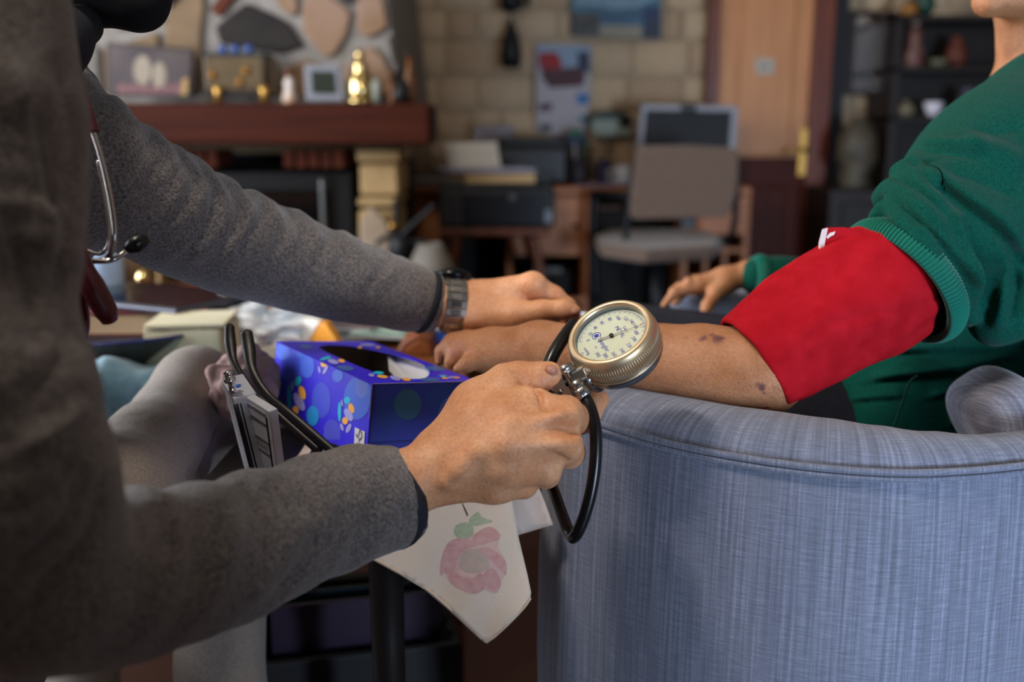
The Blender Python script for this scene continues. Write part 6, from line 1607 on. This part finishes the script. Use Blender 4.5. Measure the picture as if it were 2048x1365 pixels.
g = G(); g.lathe([(RD, -.005), (RD, -.0032), (0, -.0032)], GC, Ng, n=96); g.obj('dial', M('dial_cream', '#dfe2cc', .5), sg)
g = G(); g.lathe([(RD * 1.0, -.0032), (RB * .815, .0010)], GC, Ng, n=96); g.F = [f for f in g.F if len(f) == 4]; g.obj('inner_wall', m_gry, sg, smooth=True)
m_gl = bpy.data.materials.new('gauge_crystal'); m_gl.use_nodes = True
nt = m_gl.node_tree; nt.nodes.clear(); ou = nt.nodes.new('ShaderNodeOutputMaterial'); mxs = nt.nodes.new('ShaderNodeMixShader'); tr = nt.nodes.new('ShaderNodeBsdfTransparent'); gls = nt.nodes.new('ShaderNodeBsdfGlossy'); frn = nt.nodes.new('ShaderNodeFresnel')
gls.inputs['Roughness'].default_value = .03; frn.inputs['IOR'].default_value = 1.05; tr.inputs['Color'].default_value = (.96, .98, .97, 1)
nt.links.new(frn.outputs[0], mxs.inputs[0]); nt.links.new(tr.outputs[0], mxs.inputs[1]); nt.links.new(gls.outputs[0], mxs.inputs[2]); nt.links.new(mxs.outputs[0], ou.inputs[0])
g = G(); g.lathe([(RB * .815, .0012), (RB * .5, .0018), (0, .002)], GC, Ng, n=64); g.F = [f[::-1] for f in g.F if len(f) == 4]; g.obj('crystal', m_gl, sg, smooth=True)
# printed scale
zp_ = -.00305
gp = G(); gt = G(); gr = G()
def put_text(s_, x, y, size, rot=0.0, gg=gp, bold=1.0):
    V, Fs = text_geo(s_, size)
    c_, s2 = math.cos(rot), math.sin(rot)
    gg.add([GP(x + v.x * c_ * bold - v.y * s2, y + v.x * s2 * bold + v.y * c_, zp_) for v in V], Fs)
def val_ang(val): return math.radians(-90 - 30 - val / 300 * 300)   # 0 lower left .. 300 lower right, clockwise
for val in range(0, 301, 2):
    a = val_ang(val); r0_, r1_ = RD * (.90 if val % 10 else .86), RD * .955
    if val % 20 == 0: r0_ = RD * .84
    w_ = RD * (.004 if val % 10 else .007)
    dx, dy = math.cos(a), math.sin(a)
    gt.add([GP(dx * r0_ - dy * w_, dy * r0_ + dx * w_, zp_), GP(dx * r1_ - dy * w_, dy * r1_ + dx * w_, zp_), GP(dx * r1_ + dy * w_, dy * r1_ - dx * w_, zp_), GP(dx * r0_ + dy * w_, dy * r0_ - dx * w_, zp_)], [(0, 1, 2, 3)])
for val in range(0, 301, 20):
    a = val_ang(val); put_text(str(val), RD * .68 * math.cos(a), RD * .68 * math.sin(a), RD * .14)
put_text('Spengler', RD * .12, -RD * .31, RD * .19, 0, bold=.95)
put_text('Lian', 0, RD * .42, RD * .12)
put_text('M\u00c9TAL', 0, RD * .25, RD * .17)
put_text('mmHg', 0, -RD * .78, RD * .12)
put_text('CE', RD * .05, -RD * .52, RD * .09)
pts = [(RD * (-.33 + .07 * math.cos(t)), RD * (-.33 + .07 * math.sin(t))) for t in np.linspace(0, 2 * math.pi, 21)[:-1]]
gp.add([GP(a, b, zp_) for a, b in pts], [list(range(20))])
ring_ = [GP(RD * (-.33 + .12 * math.cos(t)), RD * (-.33 + .12 * math.sin(t)), zp_) for t in np.linspace(.5, 5.8, 24)]
gp.tube(ring_, RD * .010, n=6, sub=1)
ring = [GP(RD * (-.0 + .05 * math.cos(t)), RD * (-.93 + .05 * math.sin(t)), zp_) for t in np.linspace(0, 6.28, 16)]
gt.tube(ring, RD * .006, n=5, sub=1)
gp.obj('dial_print', M('dial_blue', '#3340b4', .5), sg); gt.obj('scale_ticks', M('tick_blue', '#7d8ac0', .5), sg)
# needle
an = val_ang(166)
dx, dy = math.cos(an), math.sin(an)
zn = -.0016
V = [GP(dx * RD * .86, dy * RD * .86, zn), GP(-dy * RD * .016, dx * RD * .016, zn), GP(-dx * RD * .36 - dy * RD * .028, -dy * RD * .36 + dx * RD * .028, zn), GP(-dx * RD * .36 + dy * RD * .028, -dy * RD * .36 - dx * RD * .028, zn), GP(dy * RD * .016, -dx * RD * .016, zn)]
G().prism(V, -Ng * .0003).obj('needle', M('needle_steel', '#a89c98', .6), sg)
G().add([GP(dx * RD * .97, dy * RD * .97, zn), GP(dx * RD * .8 - dy * RD * .018, dy * RD * .8 + dx * RD * .018, zn + .0001), GP(dx * RD * .8 + dy * RD * .018, dy * RD * .8 - dx * RD * .018, zn + .0001)], [(0, 1, 2)]).obj('needle_tip', M('needle_red', '#b04a44', .5), sg)
G().lathe([(RD * .06, 0), (RD * .06, .0015), (RD * .045, .0018), (0, .0018)], GP(0, 0, -.0026), Ng, n=20).obj('hub', M('hub_dark', '#2c2a2a', .3, metal=.6), sg, smooth=True)
# neck, connector, release valve
def lathe2(name, a, b, prof, mat, n=40, fn=None):
    ax = (b - a); L = ax.length
    G().lathe([(r, t_ * L) for r, t_ in prof], a, ax, n=n, fn=fn).obj(name, mat, sg, smooth=True)
m_knl = M('knurled_chrome', '#9a9a98', .28, metal=1.0)
lathe2('neck_collar', P(1163, 752, .755), P(1200, 768, .775), [(.0045, 0), (.0075, .05), (.0078, .5), (.0072, .95), (.004, 1)], m_knl, n=72, fn=lambda r, hh, t_, j_: r + .0004 * math.cos(t_ * 36) * (0 < j_ < 4))
def beam(name, a, b, w_, d_, mat, bev=.0012):
    ax = (b - a).normalized(); y_ = CZ - ax * CZ.dot(ax); y_.normalize(); z_ = ax.cross(y_)
    M3 = Matrix((ax, y_, z_)).transposed()
    G().box((a + b) / 2, ((b - a).length, d_, w_), M3=M3).obj(name, mat, sg, bevel=bev)
m_mir = M('mirror_chrome', '#e4e4e2', .08, metal=1.0)
beam('connector_block', P(1131, 763, .742), P(1168, 745, .748), .0105, .011, m_mir, .0022)
lathe2('valve_knob', P(1138, 757, .741), P(1126, 731, .742), [(.004, 0), (.0042, .3), (.0078, .34), (.008, .5), (.0074, .53), (.008, .56), (.0082, .8), (.0076, .84), (.0078, .9), (.006, 1), (0, 1)], m_knl, n=40)
lathe2('hose_nut', P(1150, 766, .741), P(1160, 782, .738), [(.0055, 0), (.006, .1), (.006, .9), (.005, 1)], m_knl, n=24)
lathe2('hose_ferrule', P(1158, 780, .738), P(1170, 797, .736), [(.0062, 0), (.0068, .08), (.0068, .92), (.006, 1)], m_knl, n=60, fn=lambda r, hh, t_, j_: r + .00035 * math.cos(t_ * 20) * (0 < j_ < 3))
# inflation lever (spoon)
g = G(); sp2 = [(1092, 776), (1104, 755), (1132, 752), (1142, 770), (1150, 788), (1128, 794), (1108, 786)]
g.prism([P(u, v, .757 - .0002 * (u - 1100) * .1) for u, v in sp2][::-1], -CZ * .003); g.obj('thumb_plate', M('brushed_alu', '#a9a9a8', .35, metal=.9), sg, bevel=.001)
G().lathe([(0, -.0018), (.0016, -.0008), (.0018, 0), (0, .0012)], P(1122, 784, .7555), CZ, n=12).obj('rivet', m_chr, sg, smooth=True)
g = G(); g.prism([P(u, v, .785) for u, v in [(1196, 762), (1232, 756), (1212, 776), (1198, 772)]][::-1], -CZ * .004); g.obj('rear_clip', M('brushed_alu', '#a9a9a8', .35, metal=.9), sg, bevel=.001)
m_rub = M('black_rubber', '#0b0c0f', .28, spec=.5)
G().tube([P(1170, 797, .736), P(1181, 818, .732), P(1191, 860, .728), P(1191, 920, .726), P(1183, 980, .726), P(1168, 1035, .728), P(1151, 1072, .732), P(1140, 1070, .742), P(1124, 1030, .755), P(1108, 985, .768), P(1092, 945, .782), P(1085, 900, .79)], .0046, n=20, sub=8).obj('hose', m_rub, sg, smooth=True)
G().tube([P(1148, 648, .80), P(1130, 672, .785), P(1112, 700, .775), P(1098, 730, .770), P(1092, 758, .768), P(1095, 790, .77)], .0052, n=20, sub=8).obj('cuff_hose', m_rub, sg, smooth=True)
G().lathe([(0, -.028), (.014, -.024), (.019, -.005), (.018, .01), (.008, .026), (0, .03)], P(1085, 850, .775), (P(1085, 800, .77) - P(1090, 890, .78)), n=28).obj('squeeze_bulb', m_rub, sg, smooth=True)

# ------------------------------------------------------------------ red arm cuff
m_red = M('red_cotton', '#9c0f1a', .85, c2='#aa1622', scale=60, bump=.25, bscale=1400, spec=.08)
cf = thing('arm_cuff', P(1660, 650, .87) - Vector((0, 0, .06)), 'red cloth pressure cuff wrapped around the upper arm', 'cuff')
cp = [(1507, 733, .8635, 106), (1560, 698, .866, 116), (1620, 655, .869, 124), (1690, 612, .872, 130), (1740, 583, .875, 133), (1792, 553, .879, 131)]
pts, rr = resample([P(a, b, c) for a, b, c, _ in cp], [px(r, c) for _, _, c, r in cp], 8)
fr_ = frames(pts); n = 96; V = []; Fs = []; rng = random.Random(2)
m_ = len(pts)
def cuff_r(i, th, r):
    s__ = i / (m_ - 1)
    d = .0020 * math.sin(th * 3 + s__ * 2.2) + .0016 * math.sin(th * 5 - s__ * 5) + .0009 * math.sin(th * 9 + s__ * 9)
    d -= .0022 * math.exp(-((th - 2.3 + .25 * math.sin(s__ * 5)) / .06) ** 2)
    return r + d
layers = []
for inner in (0, 1):
    for i, (p, (t_, a, b), r) in enumerate(zip(pts, fr_, rr)):
        for k_ in range(n):
            th = 2 * math.pi * k_ / n
            q = cuff_r(i, th, r) - (.004 if inner else 0)
            if not inner and (i == 0 or i == m_ - 1): q -= .0012
            off_ = (a * math.cos(th) + b * math.sin(th)) * q
            off_ -= CZ * off_.dot(CZ) * .12
            V.append(p + off_)
N1 = m_ * n
for i in range(m_ - 1):
    for k_ in range(n):
        k2 = (k_ + 1) % n
        Fs.append((i * n + k_, i * n + k2, (i + 1) * n + k2, (i + 1) * n + k_)); Fs.append((N1 + i * n + k_, N1 + (i + 1) * n + k_, N1 + (i + 1) * n + k2, N1 + i * n + k2))
for k_ in range(n):
    k2 = (k_ + 1) % n
    Fs.append((k_, N1 + k_, N1 + k2, k2)); e = (m_ - 1) * n
    Fs.append((e + k_, e + k2, N1 + e + k2, N1 + e + k_))
mesh_obj('wrap', V, Fs, m_red, cf, smooth=True)
fl_ = [(1640, 515), (1642, 482), (1650, 455), (1690, 454), (1722, 463), (1748, 490), (1762, 520), (1720, 540), (1670, 530)]
def fd_(u, v): return .862 - .00012 * (u - 1640) + .00022 * (v - 455) * 0
V = [P(u, v, fd_(u, v)) for u, v in fl_]
g = G(); g.prism(V[::-1], -CZ * .004); g.obj('flap', m_red, cf, bevel=.0015)
g = G(); e_ = [(1640, 512), (1640, 485), (1647, 458), (1656, 456), (1650, 485), (1648, 510)]
g.prism([P(u, v, fd_(u, v) - .0008) for u, v in e_][::-1], -CZ * .004); g.obj('white_edge', M('white_tape', '#cfc4c8', .6), cf)
g = G(); g.prism([P(u, v, fd_(u, v) - .001) for u, v in [(1653, 474), (1660, 466), (1671, 463), (1668, 470), (1660, 474), (1656, 478)]][::-1], -CZ * .001); g.obj('white_print', M('white_ink', '#d8cccc', .6), cf)
# stitched seam lines along the lower edge
for sft in (.0, ):
    L = []
    for i in range(m_):
        p, (t_, a, b), r = pts[i], fr_[i], rr[i]
        L.append(p)
    down = -CY
    ln = [p + (down * .80 + CZ * .52).normalized() * (r * .965) for p, r in zip(pts, rr)]
    G().tube(ln, .0006, n=6, sub=1).obj('stitch_line', M('dark_red_thread', '#5a0a12', .8), cf)
# ------------------------------------------------------------------ wrist watch
wc_ = P(905, 611, 1.024); wax = (P(950, 614, 1.03) - P(862, 607, 1.02)).normalized()
wy = CY - wax * CY.dot(wax); wy.normalize(); wz = wax.cross(wy)
if wz.dot(CZ) < 0: wz = -wz
wt_ = thing('wrist_watch', wc_ - wy * .028, 'steel link wrist watch on the far wrist', 'watch')
m_lk = M('brushed_steel_link', '#9a938c', .3, metal=1.0)
ry, rz2 = px(54, 1.024), px(50, 1.024)
nl = 22
for i in range(nl):
    a = 2 * math.pi * i / nl
    if abs(((a - 1.95) + math.pi) % (2 * math.pi) - math.pi) < .62: continue
    c = wc_ + wy * (ry * math.sin(a)) + wz * (rz2 * math.cos(a))
    tg_ = (wy * (ry * math.cos(a)) - wz * (rz2 * math.sin(a))); sp_l = tg_.length * 2 * math.pi / nl; tg_.normalize()
    nr_ = wax.cross(tg_)
    M3 = Matrix((wax, tg_, nr_)).transposed()
    o = G().box(c, (.0215, sp_l * .93, .0026), M3=M3).obj('link', m_lk, wt_, bevel=.0006)
    if nr_.dot(c - wc_) < 0: nr_ = -nr_
    G().box(c + nr_ * .0008, (.0105, sp_l * .80, .0022), M3=M3).obj('centre_link', M('polished_link', '#b8b0a8', .18, metal=1.0), o, bevel=.0004)
a = 1.95
c = wc_ + wy * (ry * math.sin(a)) + wz * (rz2 * math.cos(a)); nr_ = (wy * math.sin(a) + wz * math.cos(a)).normalized()
G().lathe([(.0185, -.003), (.0195, 0), (.0195, .005), (.017, .007), (0, .007)], c, nr_, n=40).obj('case', M('watch_black', '#101114', .25, metal=.4), wt_, smooth=True)
G().lathe([(.0165, .0071), (0, .0075)], c, nr_, n=32).obj('face', M('watch_face', '#0a0b10', .08), wt_, smooth=True)
G().lathe([(.0025, 0), (.0028, .004), (0, .0045)], c + wax * .0185 + nr_ * .002, wax, n=14).obj('crown', m_chr, wt_, smooth=True)
# ------------------------------------------------------------------ stethoscope hanging from the neck
m_wine = M('wine_tubing', '#4a0f1a', .3, spec=.5)
m_st = M('steel_tube', '#b8b4b4', .15, metal=1.0)
stt = thing('stethoscope', P(190, 520, .72), 'wine red stethoscope with steel ear tubes hanging in front of the jacket', 'stethoscope')
DS = .665
G().tube([P(130, 60, .69), P(150, 130, DS), P(168, 195, DS), P(181, 240, DS), P(187, 264, DS)], [.0032, .0032, .0032, .0036, .0042], n=14).obj('tubing', m_wine, stt, smooth=True)
G().tube([P(186, 262, DS), P(206, 330, DS), P(221, 400, DS), P(229, 460, DS), P(227, 495, DS + .002), P(214, 516, DS + .006), P(190, 523, DS + .012), P(150, 522, DS + .03)], .0019, n=14, sub=8).obj('ear_tube', m_st, stt, smooth=True)
G().tube([P(196, 320, DS + .02), P(210, 400, DS + .02), P(217, 450, DS + .02), P(216, 490, DS + .02), P(200, 508, DS + .02), P(172, 500, DS + .022)], .0014, n=12, sub=8).obj('ear_tube', m_st, stt, smooth=True)
G().tube([P(176, 522, DS + .005), P(215, 522, DS + .005), P(240, 512, DS + .008), P(262, 494, DS + .012)], .0019, n=14, sub=8).obj('ear_tube', m_st, stt, smooth=True)
G().lathe([(.0016, -.002), (.004, 0), (.0062, .005), (.0062, .010), (.004, .0145), (0, .016)], P(255, 498, DS + .010), P(285, 480, DS + .014) - P(255, 498, DS + .010), n=20).obj('ear_tip', m_rub, stt, smooth=True)
G().tube([P(150, 470, .66), P(165, 530, .66), P(186, 575, .66), P(208, 615, .665), P(219, 640, .67)], [.005, .008, .010, .0095, .007], n=18, sub=8, flat=(CX * .9 + CY * .5, .8)).obj('tube_end', m_wine, stt, smooth=True)
G().tube([P(150, 560, .668), P(158, 640, .67), P(160, 680, .672)], [.006, .007, .005], n=14).obj('tube_loop', m_wine, stt, smooth=True)
